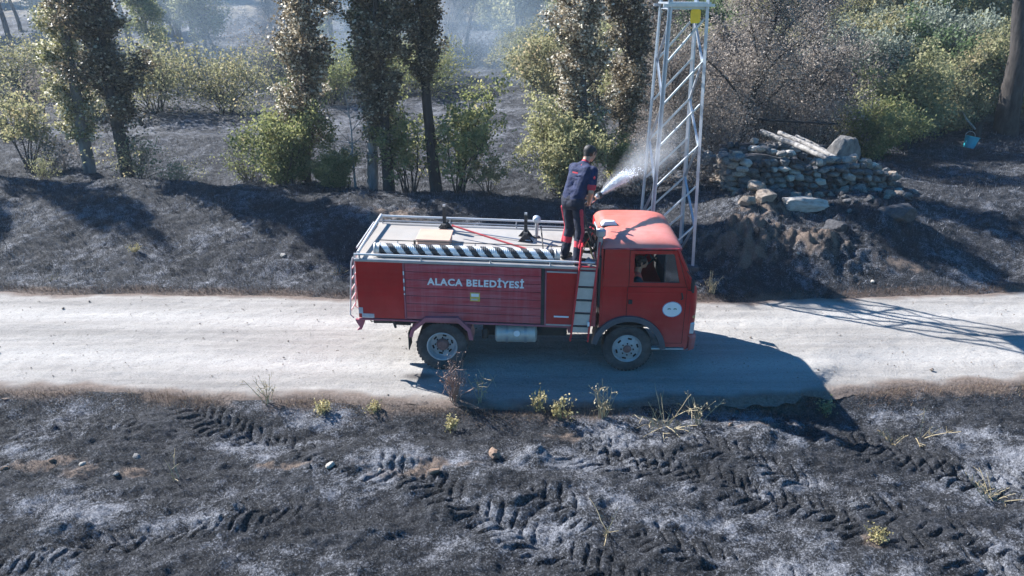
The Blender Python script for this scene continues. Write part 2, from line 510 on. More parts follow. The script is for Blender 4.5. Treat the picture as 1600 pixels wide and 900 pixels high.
def stonemat(name, a, b, dark=0.5):
    m, nt, p = newmat(name)
    co = objco(nt)
    oi = N(nt, 'ShaderNodeObjectInfo')
    va = N(nt, 'ShaderNodeVectorMath', operation='ADD')
    cmb = N(nt, 'ShaderNodeCombineXYZ')
    nt.links.new(math_n(nt, 'MULTIPLY', oi.outputs['Random'], 37.0), cmb.inputs[0])
    nt.links.new(co, va.inputs[0]); nt.links.new(cmb.outputs[0], va.inputs[1])
    n = noise(nt, 6, 7, 0.7, va.outputs[0])
    c = ramp(nt, n.outputs[0], [(0.28, tuple(x*dark for x in a)), (0.45, a), (0.72, b)])
    v = ramp(nt, oi.outputs['Random'], [(0, (0.62, 0.62, 0.64)), (1, (1.15, 1.12, 1.08))])
    c = mixc(nt, 1.0, c, v, 'MULTIPLY')
    nt.links.new(c, p.inputs['Base Color']); p.inputs['Roughness'].default_value = 0.9
    p.inputs['Specular IOR Level'].default_value = 0.2
    n2 = noise(nt, 30, 5, 0.7, va.outputs[0])
    bump(nt, p, n2.outputs[0], 0.8, 0.02)
    return m
M['stone'] = stonemat('wall_stone', (0.15, 0.147, 0.145), (0.30, 0.29, 0.275), 0.3)
M['stone_tan'] = stonemat('tan_rock', (0.26, 0.21, 0.17), (0.45, 0.39, 0.33), 0.5)
M['stone_pale'] = stonemat('pale_limestone', (0.42, 0.39, 0.35), (0.60, 0.57, 0.52), 0.5)
M['stone_brown'] = stonemat('brown_fieldstone', (0.22, 0.15, 0.11), (0.40, 0.30, 0.23), 0.5)
M['stone_char'] = stonemat('sooty_stone', (0.06, 0.06, 0.065), (0.15, 0.15, 0.155), 0.4)
# ================================================================ terrain
YN_X = [-60, -12, -7.8, -5.3, -3.8, 0, 1.86, 4.87, 7.96, 12, 60]
YN_Y = [11.0, 10.5, 10.37, 10.2, 10.02, 9.78, 9.80, 10.3, 10.58, 10.7, 11.2]
YF_X = [-60, -10.3, -6.4, -3.1, 3.7, 6.3, 10.3, 60]
YF_Y = [15.0, 14.42, 14.28, 14.06, 13.85, 14.06, 14.42, 15.4]
def y_near(x): return np.interp(x, YN_X, YN_Y) + 0.10*fbm(x*0.55, x*0+3.3, 5, 3)
def y_far(x): return np.interp(x, YF_X, YF_Y) + 0.10*fbm(x*0.6, x*0+9.1, 6, 3)
SOIL = [(-5.9, 8.45, 0.95, 0.26), (-4.9, 8.40, 0.5, 0.16), (-1.2, 8.42, 0.95, 0.22), (3.55, 9.42, 0.6, 0.15), (-3.0, 8.5, 0.4, 0.12),
        (4.0, 6.98, 0.22, 0.2), (0.8, 9.2, 0.5, 0.12), (5.0, 15.6, 1.3, 0.9), (6.4, 15.4, 0.9, 0.6), (5.7, 16.7, 0.9, 0.5), (-2.6, 17.1, 0.9, 0.5), (8.2, 15.1, 0.9, 0.3)]
LUMPS = [(0.34, 8.63, 0.15, 0.26), (0.15, 7.70, 0.10, 0.22), (3.43, 9.10, 0.10, 0.26), (-3.3, 7.4, 0.10, 0.5), (-1.6, 7.1, 0.09, 0.4),
         (2.2, 8.9, 0.08, 0.35), (4.3, 9.0, 0.09, 0.2), (-5.2, 7.3, 0.10, 0.5), (1.7, 6.7, 0.08, 0.35), (-0.9, 7.5, 0.07, 0.25),
         (4.95, 15.6, 0.55, 0.75), (6.5, 15.3, 0.36, 0.8), (5.6, 17.0, 0.25, 0.8), (8.2, 16.3, 0.25, 0.9), (-2.6, 17.2, 0.12, 0.9), (1.0, 17.3, 0.1, 0.8)]
TRACKS = [((-5.0, 10.05), (-1.0, 8.05), 0.26, 0.034), ((-1.3, 8.5), (1.6, 5.8), 0.28, 0.036), ((0.55, 9.05), (6.2, 6.0), 0.30, 0.038),
          ((3.3, 9.75), (8.2, 7.2), 0.30, 0.036), ((-9.0, 9.0), (-4.0, 9.85), 0.22, 0.03), ((2.2, 9.1), (7.4, 6.0), 0.26, 0.034),
          ((-7.5, 6.4), (-2.0, 7.65), 0.22, 0.03), ((0.0, 8.1), (3.6, 5.8), 0.28, 0.036), ((1.0, 9.3), (4.4, 7.0), 0.22, 0.032), ((4.6, 9.0), (8.0, 6.6), 0.26, 0.034)]
def track_field(x, y):
    z = np.zeros_like(x)
    for k, ((ax, ay), (bx, by), hw, dep) in enumerate(TRACKS):
        L = math.hypot(bx-ax, by-ay); dx, dy = (bx-ax)/L, (by-ay)/L
        rx, ry = x-ax, y-ay
        s = rx*dx + ry*dy + 0.05*pn(x*2.1, y*2.1, 70+k)
        w = -rx*dy + ry*dx + 0.10*np.sin(s*0.9+k) + 0.04*pn(x*1.3, y*1.3, 80+k)
        inside = sm(hw+0.05, hw-0.03, np.abs(w)) * sm(-0.1, 0.4, s) * sm(L+0.1, L-0.6, s)
        side = np.where(w > 0, 0.0, 0.5)
        ph = (s + 0.60*np.abs(w)) / (0.155 + 0.01*(k % 4)) + side + 0.25*pn(x*3.1, y*3.1, 95+k)
        fr = np.abs((ph - np.floor(ph)) - 0.5) * 2
        lug = sm(0.62, 0.84, fr)
        brk = sm(-0.60, 0.15, fbm(x*1.3, y*1.3, 90+k, 3)) * (0.75 + 0.25*pn(x*6, y*6, 99))
        z = z - inside * brk * (dep * lug * 1.9 - 0.015 + 0.02*sm(0.07, 0.0, np.abs(w)))
        z = z + 0.03 * sm(0.07, 0.0, np.abs(np.abs(w) - hw - 0.05)) * inside * brk
    return z
def terrain(x, y, detail=True):
    x = np.asarray(x, dtype=np.float64); y = np.asarray(y, dtype=np.float64)
    shp = x.shape; x = x.ravel(); y = y.ravel()
    z = np.empty_like(x)
    a = y < 12.0
    if a.any(): z[a] = _terrain(x[a], y[a], True)
    if not a.all(): z[~a] = _terrain(x[~a], y[~a], False)
    return z.reshape(shp)
def _terrain(x, y, fore, detail=True):
    yn = y_near(x); yf = y_far(x)
    t = yn - y; s = y - yf
    if fore:
        # the field on the camera's side of the road
        fgm = sm(0, 0.8, t)
        zf = -0.03 - 0.12*sm(-0.05, 0.55, t) + fgm*(0.11*fbm(x*0.45, y*0.55, 1, 2) + 0.055*fbm(x*1.5, y*1.9, 2, 3))
        zf = zf - 0.13*np.exp(-((x-4.2)/1.2)**2 - ((y-9.85)/0.28)**2)
        if detail:
            rid = 1 - np.abs(fbm(x*3.1, y*4.6, 11, 3))*1.6
            zf = zf + sm(0.05, 0.5, t)*(0.034*fbm(x*2.8, y*3.8, 3, 3) + 0.020*rid + 0.010*fbm(x*13, y*16, 4, 3))
            zf = zf + track_field(x, y)*sm(0.0, 0.3, t)
        z = zf
    else:
        # the bank beyond the road
        c = np.interp(x, [-40, -16, -10, -6, -3, 0, 3, 5, 6.5, 8.5, 12, 40], [1.2, 1.2, 1.12, 1.0, 1.0, 0.92, 0.75, 1.0, 1.1, 1.05, 0.95, 1.0])
        yc = np.interp(x, [-40, -14, -6, -2, 2, 5, 8, 12, 40], [19.4, 19.2, 18.7, 18.1, 17.6, 17.2, 17.6, 18.4, 19.0])
        base = 0.66 + 0.25*sm(3, 6, x)
        up = c * np.clip(s/(yc-yf), 0, 1)**0.8
        up = up*0.35 + 0.65*c*sm(-0.05, 1.0, s/(yc-yf))
        zb = np.where(y < yc, up, c - (c-base)*sm(yc, yc+2.4, y))
        amp = sm(0.0, 0.8, s)
        zb = zb + amp*(0.15*fbm(x*0.45, y*0.5, 21, 2) + 0.05*fbm(x*1.5, y*1.7, 22, 3))
        if detail:
            zb = zb + amp*(0.036*fbm(x*3.0, y*4.2, 23, 3) + 0.016*fbm(x*11, y*14, 24, 2)*sm(45, 25, y))
        zb = zb - 0.03*(1-sm(0.0, 0.25, s))
        far = np.maximum(y-24, 0)
        zb = zb + 0.045*np.minimum(far, 28) + 0.11*np.clip(y-52, 0, 70) + 0.4*sm(25, 50, y)*fbm(x*0.06, y*0.06, 25, 3)
        zb = zb + sm(6, 15, x)*0.26*np.clip(y-28.5, 0, 45) + sm(-8, -20, x)*0.03*np.clip(y-30, 0, 60)
        z = zb
    z = np.where((t <= 0) & (s <= 0), -0.035, z)
    lumpn = fbm(x*5, y*5, 31, 2)
    for lx, ly, lh, lr in LUMPS:
        if (ly < 12) != fore: continue
        d2 = ((x-lx)/lr)**2 + ((y-ly)/(lr*0.85))**2
        z = z + lh*np.exp(-d2*1.1)*(1 + 0.5*lumpn)
    return z
def gz(x, y):
    return float(terrain(np.array([x]), np.array([y]))[0])

def rows():
    ys = list(np.arange(-12, 5.2, 0.6)) + list(np.arange(5.2, 10.7, 0.0195)) + list(np.arange(10.7, 13.7, 0.12)) + list(np.arange(13.7, 20, 0.042))
    y = 20.0
    while y < 38: ys.append(y); y += 0.05 + (y-20)*0.006
    while y < 65: ys.append(y); y += 0.2 + (y-38)*0.012
    while y < 420: ys.append(y); y *= 1.07
    return np.array(ys)
def build_ground():
    ys = rows()
    u = np.linspace(-1.22, 1.22, 660)
    out = 1.22 * 1.28 ** np.arange(1, 14)
    u = np.concatenate([-out[::-1], u, out])
    wid = 0.667 * (np.maximum(ys, 4.0)*0.9336 + 2.0)
    X = np.clip(wid[:, None] * u[None, :], -400 - 4*np.abs(u)[None, :], 400 + 4*np.abs(u)[None, :])
    Y = np.repeat(ys[:, None], len(u), 1)
    # blend so that columns far outside stay spread apart near the camera too
    Z = terrain(X, Y)
    nr, nc = X.shape
    V = np.stack([X.ravel(), Y.ravel(), Z.ravel()], 1)
    idx = np.arange(nr*nc).reshape(nr, nc)
    Fc = np.stack([idx[:-1, :-1], idx[:-1, 1:], idx[1:, 1:], idx[1:, :-1]], -1).reshape(-1, 4)
    x, y = V[:, 0], V[:, 1]
    t = y_near(x) - y; s = y - y_far(x)
    soil = np.exp(-(np.maximum(t, 0)/0.30)**2)*(t > -0.6)*(y < 12) * (0.55+0.7*fbm(x*1.1, y*1.1, 41, 3))
    soil = np.maximum(soil, np.exp(-(np.maximum(s, 0)/0.28)**2)*(y > 12)*(0.75+0.5*fbm(x*0.9, y*0.9, 42, 3)))
    for sx, sy, ra, rb in SOIL:
        soil = np.maximum(soil, np.exp(-(((x-sx)/ra)**2 + ((y-sy)/rb)**2)*1.2)*(0.8+0.8*fbm(x*3, y*3, 43, 3)))
    ash = 0.36 + 0.62*fbm(x*0.5, y*0.9, 44, 4) + 0.28*fbm(x*2.6, y*3.6, 45, 3)
    bank = 0.36 + 0.30*fbm(x*0.7, y*0.9, 46, 3) + 0.22*fbm(x*4.5, y*6.5, 47, 3) + 0.10*sm(20, 32, y)
    ash = np.where(y < 12, ash + 0.08*sm(9.6, 8.0, y)*sm(-4, 3, x), bank)
    dry = sm(8, 16, x)*sm(27.5, 30, y) + sm(48, 75, y)*0.7
    dry = np.clip(dry, 0, 1)
    m = fast_mesh('ground', V, Fc, {'soil': np.clip(soil, 0, 1), 'ash': np.clip(ash, 0, 1), 'dry': dry}, smooth=True)
    # material
    mt, nt, p = newmat('burnt_ground')
    co = geoco(nt)
    A = {}
    for k in ('soil', 'ash', 'dry'):
        a = N(nt, 'ShaderNodeAttribute'); a.attribute_name = k; A[k] = a.outputs['Fac']
    n1 = noise(nt, 5.0, 8, 0.72, co)
    n2 = noise(nt, 38.0, 6, 0.7, co)
    n3 = noise(nt, 1.3, 5, 0.6, co)
    char = ramp(nt, n1.outputs[0], [(0.30, (0.006, 0.0063, 0.0075)), (0.50, (0.017, 0.018, 0.021)), (0.70, (0.050, 0.052, 0.060))])
    char = mixc(nt, ramp(nt, n2.outputs[0], [(0.50, (0,0,0)), (0.68, (0.85,0.85,0.85))]), char, (0.13, 0.134, 0.148))
    f = math_n(nt, 'ADD', math_n(nt, 'MULTIPLY', A['ash'], 0.9), math_n(nt, 'MULTIPLY', math_n(nt, 'SUBTRACT', n1.outputs[0], 0.5), 1.3))
    f = math_n(nt, 'ADD', f, math_n(nt, 'MULTIPLY', math_n(nt, 'SUBTRACT', n2.outputs[0], 0.5), 1.5))
    fa = ramp(nt, f, [(0.36, (0,0,0)), (0.88, (0.95,0.95,0.95))])
    ashc = ramp(nt, n2.outputs[0], [(0.3, (0.08, 0.084, 0.096)), (0.75, (0.35, 0.36, 0.395))])
    c = mixc(nt, fa, char, ashc)
    soilc = ramp(nt, n2.outputs[0], [(0.28, (0.065, 0.048, 0.040)), (0.6, (0.19, 0.145, 0.117)), (0.8, (0.32, 0.26, 0.215))])
    fs = math_n(nt, 'ADD', A['soil'], math_n(nt, 'MULTIPLY', math_n(nt, 'SUBTRACT', n1.outputs[0], 0.5), 1.2))
    fs = math_n(nt, 'MULTIPLY', ramp(nt, fs, [(0.38, (0,0,0)), (0.75, (1,1,1))]), math_n(nt, 'GREATER_THAN', A['soil'], 0.03))
    c = mixc(nt, fs, c, soilc)
    dryc = ramp(nt, n1.outputs[0], [(0.3, (0.13, 0.11, 0.07)), (0.7, (0.36, 0.30, 0.21))])
    fd = ramp(nt, math_n(nt, 'ADD', A['dry'], math_n(nt, 'MULTIPLY', math_n(nt, 'SUBTRACT', n3.outputs[0], 0.5), 0.8)), [(0.3, (0,0,0)), (0.7, (1,1,1))])
    fd = math_n(nt, 'MULTIPLY', fd, math_n(nt, 'GREATER_THAN', A['dry'], 0.02))
    c = mixc(nt, fd, c, dryc)
    nt.links.new(c, p.inputs['Base Color'])
    p.inputs['Roughness'].default_value = 0.9
    p.inputs['Specular IOR Level'].default_value = 0.25
    hgt = math_n(nt, 'ADD', math_n(nt, 'MULTIPLY', n1.outputs[0], 0.6), math_n(nt, 'MULTIPLY', n2.outputs[0], 0.5))
    bump(nt, p, hgt, 1.0, 0.07)
    o = obj('ground', m, mt)
    return tag(o, kind='structure')
build_ground()

def build_road():
    xs = np.concatenate([np.linspace(-60, -12, 60), np.linspace(-11.9, 11.9, 520), np.linspace(12, 60, 60)])
    k = 130
    yn = y_near(xs); yf = y_far(xs)
    e1 = 0.08 + 0.12*fbm(xs*2.3, xs*0+1.5, 51, 4); e2 = 0.08 + 0.10*fbm(xs*2.1, xs*0+4.5, 52, 3)
    v = np.linspace(0, 1, k)
    Y = (yn-e1)[:, None] + v[None, :]*((yf+e2)-(yn-e1))[:, None]
    X = np.repeat(xs[:, None], k, 1)
    dn = Y - yn[:, None]; df = yf[:, None] - Y
    edge = np.minimum(dn, df)
    Z = 0.0 + 0.016*fbm(X*0.5, Y*0.9, 53, 2) + 0.010*fbm(X*4, Y*5, 54, 3) + 0.010*fbm(X*0.25, Y*3.2, 56, 3) - 0.075*sm(0.10, -0.12, edge)
    # two shallow wheel ruts
    cen = (yn+yf)[:, None]/2
    for off in (-0.85, 0.85):
        Z = Z - 0.012*np.exp(-((Y-cen-off)/0.28)**2)
    V = np.stack([X.ravel(), Y.ravel(), Z.ravel()], 1)
    idx = np.arange(len(xs)*k).reshape(len(xs), k)
    Fc = np.stack([idx[:-1, :-1], idx[1:, :-1], idx[1:, 1:], idx[:-1, 1:]], -1).reshape(-1, 4)
    lane = np.exp(-((Y-cen-0.85)/0.35)**2) + np.exp(-((Y-cen+0.85)/0.35)**2)
    wet = np.exp(-(((X+1.45)/0.26)**2 + ((Y-10.74)/0.10)**2)**2)
    m = fast_mesh('road', V, Fc, {'lane': lane.ravel(), 'edge': sm(0.42, 0.0, edge + 0.12*fbm(X*1.6, Y*1.6, 55, 3)).ravel(), 'wet': wet.ravel()}, smooth=True)
    mt, nt, p = newmat('pale_gravel_road')
    co = geoco(nt)
    A = {}
    for a_ in ('lane', 'edge', 'wet'):
        a = N(nt, 'ShaderNodeAttribute'); a.attribute_name = a_; A[a_] = a.outputs['Fac']
    mp = N(nt, 'ShaderNodeMapping'); mp.inputs['Scale'].default_value = (0.22, 2.4, 1)
    nt.links.new(co, mp.inputs[0])
    n0 = noise(nt, 1.4, 5, 0.6, mp.outputs[0])
    n1 = noise(nt, 26, 6, 0.7, co)
    n2 = noise(nt, 110, 4, 0.65, co)
    c = ramp(nt, n0.outputs[0], [(0.3, (0.235, 0.220, 0.203)), (0.7, (0.375, 0.353, 0.328))])
    c = mixc(nt, math_n(nt, 'MULTIPLY', A['lane'], 0.6), c, (0.465, 0.442, 0.415))
    g = ramp(nt, n1.outputs[0], [(0.30, (0.60, 0.58, 0.56)), (0.46, (0.96, 0.96, 0.96)), (0.60, (1.0, 1.0, 1.0)), (0.74, (1.28, 1.28, 1.28))])
    c = mixc(nt, 1.0, c, g, 'MULTIPLY')
    g2 = ramp(nt, n2.outputs[0], [(0.33, (0.50, 0.48, 0.46)), (0.47, (1, 1, 1)), (0.72, (1.15, 1.15, 1.15))])
    c = mixc(nt, 0.8, c, g2, 'MULTIPLY')
    fe = ramp(nt, math_n(nt, 'ADD', A['edge'], math_n(nt, 'MULTIPLY', math_n(nt, 'SUBTRACT', n1.outputs[0], 0.5), 0.7)), [(0.35, (0,0,0)), (0.9, (0.9,0.9,0.9))])
    c = mixc(nt, fe, c, ramp(nt, n1.outputs[0], [(0.35, (0.09, 0.065, 0.052)), (0.65, (0.21, 0.16, 0.13))]))
    c = mixc(nt, math_n(nt, 'MULTIPLY', A['wet'], 0.8), c, (0.07, 0.06, 0.055))
    nt.links.new(c, p.inputs['Base Color'])
    p.inputs['Roughness'].default_value = 0.92
    p.inputs['Specular IOR Level'].default_value = 0.2
    hgt = math_n(nt, 'ADD', math_n(nt, 'MULTIPLY', n1.outputs[0], 0.7), math_n(nt, 'MULTIPLY', n2.outputs[0], 0.4))
    bump(nt, p, hgt, 1.0, 0.03)
    return tag(obj('road', m, mt), kind='structure')
build_road()
# ================================================================ fire truck
TRK = empty('fire_truck', (0.0, 11.9, 0.0), R(-1.5))
tag(TRK, 'red fire truck with tank body and lettering parked on the pale gravel road', 'truck')
def tilt(x, y, z):
    return (x, y, z - 0.030*(x + 2.35))
def part(mb, name, mat, parent=TRK, t=True, **kw):
    if t: mb.tf(tilt)
    return mb.build(name, mat, parent, **kw)
ZT, ZB = 1.865, 0.87
# --- body shell with a hollow look at the side openings
body = part(MB().box(-2.33, 1.30, -0.965, 0.965, ZB+0.02, ZT-0.03), 'tank_body', M['red_dull'], bevel=0.012)
part(MB().box(-2.35, -1.635, -0.988, -0.968, ZB+0.03, ZT-0.045), 'rear_side_panel', M['red'], bevel=0.006)
sh = part(MB().box(-1.605, 0.47, -0.974, -0.966, ZB+0.03, ZT-0.045), 'shutter', M['dark'])
nsl = 7
hsl = (ZT-0.05 - ZB-0.035)/nsl
slat_me = None
for i in range(nsl):
    z0 = ZB + 0.035 + i*hsl
    mb = MB()
    prof = [(-0.980, 0.0015), (-0.9885, 0.006), (-0.990, hsl*0.5), (-0.989, hsl-0.006), (-0.982, hsl-0.0015)]
    P = []
    for x in np.linspace(-1.60, 0.465, 14):
        for (yy, zz) in prof:
            P.append((x, yy, z0+zz))
    mb.grid(P, 14, 5)
    part(mb, 'slat', M['shutter'], sh, smooth=50)
part(MB().box(-1.632, -1.608, -0.995, -0.97, ZB+0.03, ZT-0.045), 'shutter_guide', M['fender'], bevel=0.004)
part(MB().box(0.472, 0.522, -0.990, -0.97, ZB+0.01, ZT-0.045), 'shutter_guide', M['dark'], bevel=0.004)
for zc in (1.66, 1.54, 1.41, 1.32):
    hh = 0.03 if zc > 1.35 else 0.012
    part(MB().box(-1.630, -1.612, -0.999, -0.9955, zc-hh, zc+hh), 'hinge_tab', M['white'])
# --- front cabinet
cd = part(MB().box(0.535, 1.02, -0.990, -0.968, ZB+0.035, ZT-0.10), 'cabinet_door', M['red'], bevel=0.006)
for a in ((0.525, 0.548, ZB+0.02, ZT-0.085), (1.008, 1.031, ZB+0.02, ZT-0.085)):
    part(MB().box(a[0], a[1], -1.000, -0.991, a[2], a[3]), 'door_trim', M['fender'], cd, bevel=0.003)
for a in ((ZT-0.108, ZT-0.085), (ZB+0.02, ZB+0.043)):
    part(MB().box(0.549, 1.007, -1.000, -0.991, a[0], a[1]), 'door_trim', M['steel'], cd, bevel=0.003)
part(MB().box(0.67, 0.90, -1.004, -0.991, 1.03, 1.055), 'door_handle', M['white'], cd, bevel=0.004)
part(MB().box(1.034, 1.315, -0.985, -0.968, ZB+0.02, ZT-0.05), 'front_side_panel', M['red_dull'], bevel=0.005)
# --- trims
part(MB().box(-2.36, 1.32, -1.003, -0.955, ZT-0.042, ZT-0.002), 'top_trim', M['steel'], bevel=0.006)
part(MB().box(-2.36, 1.32, 0.955, 1.003, ZT-0.042, ZT-0.002), 'top_trim', M['steel'], bevel=0.006)
part(MB().box(-2.35, 1.02, -0.995, -0.955, ZB-0.012, ZB+0.018), 'bottom_trim', M['fender'], bevel=0.004)
part(MB().box(-2.30, -2.11, -0.9935, -0.9885, ZB+0.035, ZB+0.10), 'primer_patch', M['primer'])
part(MB().box(-2.345, -2.28, -0.9945, -0.9895, ZB+0.101, ZB+0.20), 'primer_patch', M['primer'])
# --- deck with a walk surface, hatch and pipework
part(MB().box(-2.34, 1.31, -0.954, 0.954, ZT-0.028, ZT), 'deck_plate', M['deck'], bevel=0.003)
def pipe(pts, r, name, mat, parent=TRK, n=10):
    return part(MB().tube(pts, r, n), name, mat, parent, smooth=40)
pipe([(-2.36, -0.97, ZT+0.065), (1.27, -0.97, ZT+0.065)], 0.017, 'side_rail', M['white_pipe'])
pipe([(-2.10, -0.90, ZT+0.03), (0.98, -0.90, ZT+0.03)], 0.013, 'side_rail', M['steel'])
pipe([(-2.06, -0.62, ZT+0.19), (0.92, -0.62, ZT+0.19)], 0.008, 'hose_rail', M['dark'])
pipe([(-2.32, 0.94, ZT+0.13), (1.25, 0.94, ZT+0.13)], 0.020, 'side_rail', M['white_pipe'])
pipe([(-2.32, 0.94, ZT+0.045), (1.25, 0.94, ZT+0.045)], 0.012, 'side_rail', M['steel'])
pipe([(-2.30, 0.97, ZT+0.135), (-2.30, -0.95, ZT+0.085)], 0.026, 'rear_rail', M['white_pipe'])
pipe([(-2.40, 0.80, ZT+0.05), (-2.40, -0.60, ZT+0.04)], 0.014, 'rear_rail', M['white_pipe'])
for x in (-2.28, -1.1, 0.05, 1.2):
    pipe([(x, 0.94, ZT), (x, 0.94, ZT+0.112)], 0.013, 'rail_post', M['steel'])
for x in (-2.28, -1.35, -0.3, 0.6, 1.22):
    pipe([(x, -0.97, ZT-0.002), (x, -0.97, ZT+0.05)], 0.014, 'rail_post', M['steel'])
for x in (-1.75, -0.55, 0.62):
    pipe([(x, -0.62, ZT), (x, -0.62, ZT+0.182)], 0.010, 'hose_stop', M['steel'])
hl = part(MB().box(-1.48, -0.98, -0.42, 0.12, ZT+0.002, ZT+0.14), 'hatch', M['tan'], bevel=0.015)
part(MB().box(-1.50, -0.96, -0.44, 0.14, ZT+0.141, ZT+0.165), 'hatch_lid', M['tan'], hl, bevel=0.008)
pipe([(-1.53, -0.35, ZT), (-1.53, -0.35, ZT+0.12)], 0.018, 'filler_stub', M['dark'])
def bracket(x, y):
    mb = MB()
    mb.plate([(x-0.13, ZT), (x+0.13, ZT), (x+0.025, ZT+0.13), (x-0.025, ZT+0.13)], y-0.16, 0.02)
    mb.plate([(x-0.13, ZT), (x+0.13, ZT), (x+0.025, ZT+0.13), (x-0.025, ZT+0.13)], y+0.14, 0.02)
    mb.box(x-0.035, x+0.035, y-0.139, y+0.139, ZT+0.07, ZT+0.14)
    b = part(mb, 'hose_bracket', M['black'], bevel=0.004)
    part(MB().box(x-0.028, x+0.028, y-0.04, y+0.04, ZT+0.141, ZT+0.42), 'bracket_post', M['black'], b, bevel=0.004)
    part(MB().box(x-0.022, x+0.022, y-0.03, y+0.03, ZT+0.421, ZT+0.45), 'bracket_cap', M['steel'], b)
bracket(-1.16, 0.62); bracket(0.22, 0.30)
wl_ = part(MB().tube([(0.40, 0.42, ZT), (0.40, 0.42, ZT+0.02)], 0.06, 16), 'work_lamp', M['dark'], smooth=40)
pipe([(0.40, 0.42, ZT+0.02), (0.40, 0.42, ZT+0.27)], 0.028, 'lamp_stem', M['steel'], wl_)
mb = MB().lathe([(0.015, -0.07), (0.05, -0.055), (0.066, 0.0), (0.068, 0.025), (0.015, 0.03)], (0.40, 0.42, ZT+0.31), 'y', 20)
part(mb, 'lamp_head', M['galv'], wl_, smooth=50)
pipe([(0.47, 0.40, ZT+0.20), (0.485, 0.15, ZT+0.12), (0.50, -0.35, ZT+0.02)], 0.012, 'cable', M['black'], wl_)
# --- lettering and sticker
def text_mesh(txt, size, extr=0.002, off=0.0):
    cu = bpy.data.curves.new('text', 'FONT')
    cu.body = txt; cu.size = size; cu.extrude = extr; cu.offset = off
    cu.align_x = 'CENTER'; cu.align_y = 'CENTER'; cu.resolution_u = 4; cu.space_character = 1.12
    o = bpy.data.objects.new('text', cu); COL.objects.link(o)
    dg = bpy.context.evaluated_depsgraph_get()
    me = bpy.data.meshes.new_from_object(o.evaluated_get(dg))
    bpy.data.objects.remove(o)
    return me
me = text_mesh('ALACA BELED\u0130YES\u0130', 0.150, 0.0015, 0.0055)
xs = [v.co.x for v in me.vertices]
kx = 1.475/(max(xs)-min(xs))
me.transform(Matrix.Rotation(R(90), 4, 'X') @ Matrix.Diagonal((kx, 1.0, 1.0, 1.0)))
lt = obj('lettering', me, M['lettering'], sh)
lt.location = tilt(-0.525, -0.9955, 1.535); lt.rotation_euler = (0, R(1.7), 0)
st = part(MB().box(-0.615, -0.465, -0.9965, -0.9935, 1.245, 1.385), 'yellow_sticker', M['yellow'], sh)
part(MB().box(-0.598, -0.482, -0.998, -0.9967, 1.32, 1.37), 'sticker_print', M['white'], st)
part(MB().box(-0.598, -0.50, -0.998, -0.9967, 1.262, 1.285), 'sticker_print', M['primer'], st)
# --- rear ladder, tail hook
def rear_ladder():
    r = part(MB().tube([(-2.39, -0.93, ZT), (-2.42, -0.93, ZT-0.1), (-2.49, -0.95, ZB+0.05), (-2.44, -0.94, ZB)], 0.012, 8), 'rear_ladder', M['white_pipe'], smooth=40)
    pipe([(-2.36, -0.60, ZT), (-2.42, -0.60, ZT-0.1), (-2.49, -0.60, ZB+0.05), (-2.40, -0.60, ZB)], 0.012, 'stile', M['white_pipe'], r)
    pipe([(-2.36, -0.945, ZT+0.04), (-2.385, -0.955, ZT-0.3), (-2.37, -0.955, ZB+0.5)], 0.009, 'stile', M['white_pipe'], r)
    for k in range(5):
        z = ZT-0.2-0.17*k
        x = -2.42 - 0.07*(ZT-0.1-z)/(0.85)
        pipe([(x, -0.93, z), (x, -0.60, z)], 0.010, 'rung', M['white_pipe'], r)
rear_ladder()
part(MB().plate([(-2.42, ZB-0.02), (-2.26, ZB-0.02), (-2.29, ZB-0.10), (-2.33, ZB-0.19), (-2.41, ZB-0.21), (-2.36, ZB-0.15), (-2.40, ZB-0.08)], -0.96, 0.05), 'tail_hook', M['fender'], bevel=0.006)
part(MB().plate([(-1.86, ZB-0.014), (-1.80, ZB-0.014), (-1.79, ZB-0.16), (-1.82, ZB-0.16)], -0.92, 0.03), 'frame_bracket', M['dark'])
part(MB().box(-1.80, -1.56, -0.93, -0.89, ZB-0.10, ZB-0.075), 'frame_bracket', M['dark'])
pipe([(-2.20, -0.93, ZB-0.016), (-2.17, -0.93, ZB-0.06), (-2.12, -0.93, ZB-0.05), (-2.09, -0.93, ZB-0.016)], 0.008, 'hook_loop', M['dark'])
part(MB().box(-2.37, -2.335, -0.9, 0.9, ZB+0.02, ZT-0.06), 'tail_panel', M['red'], bevel=0.006)
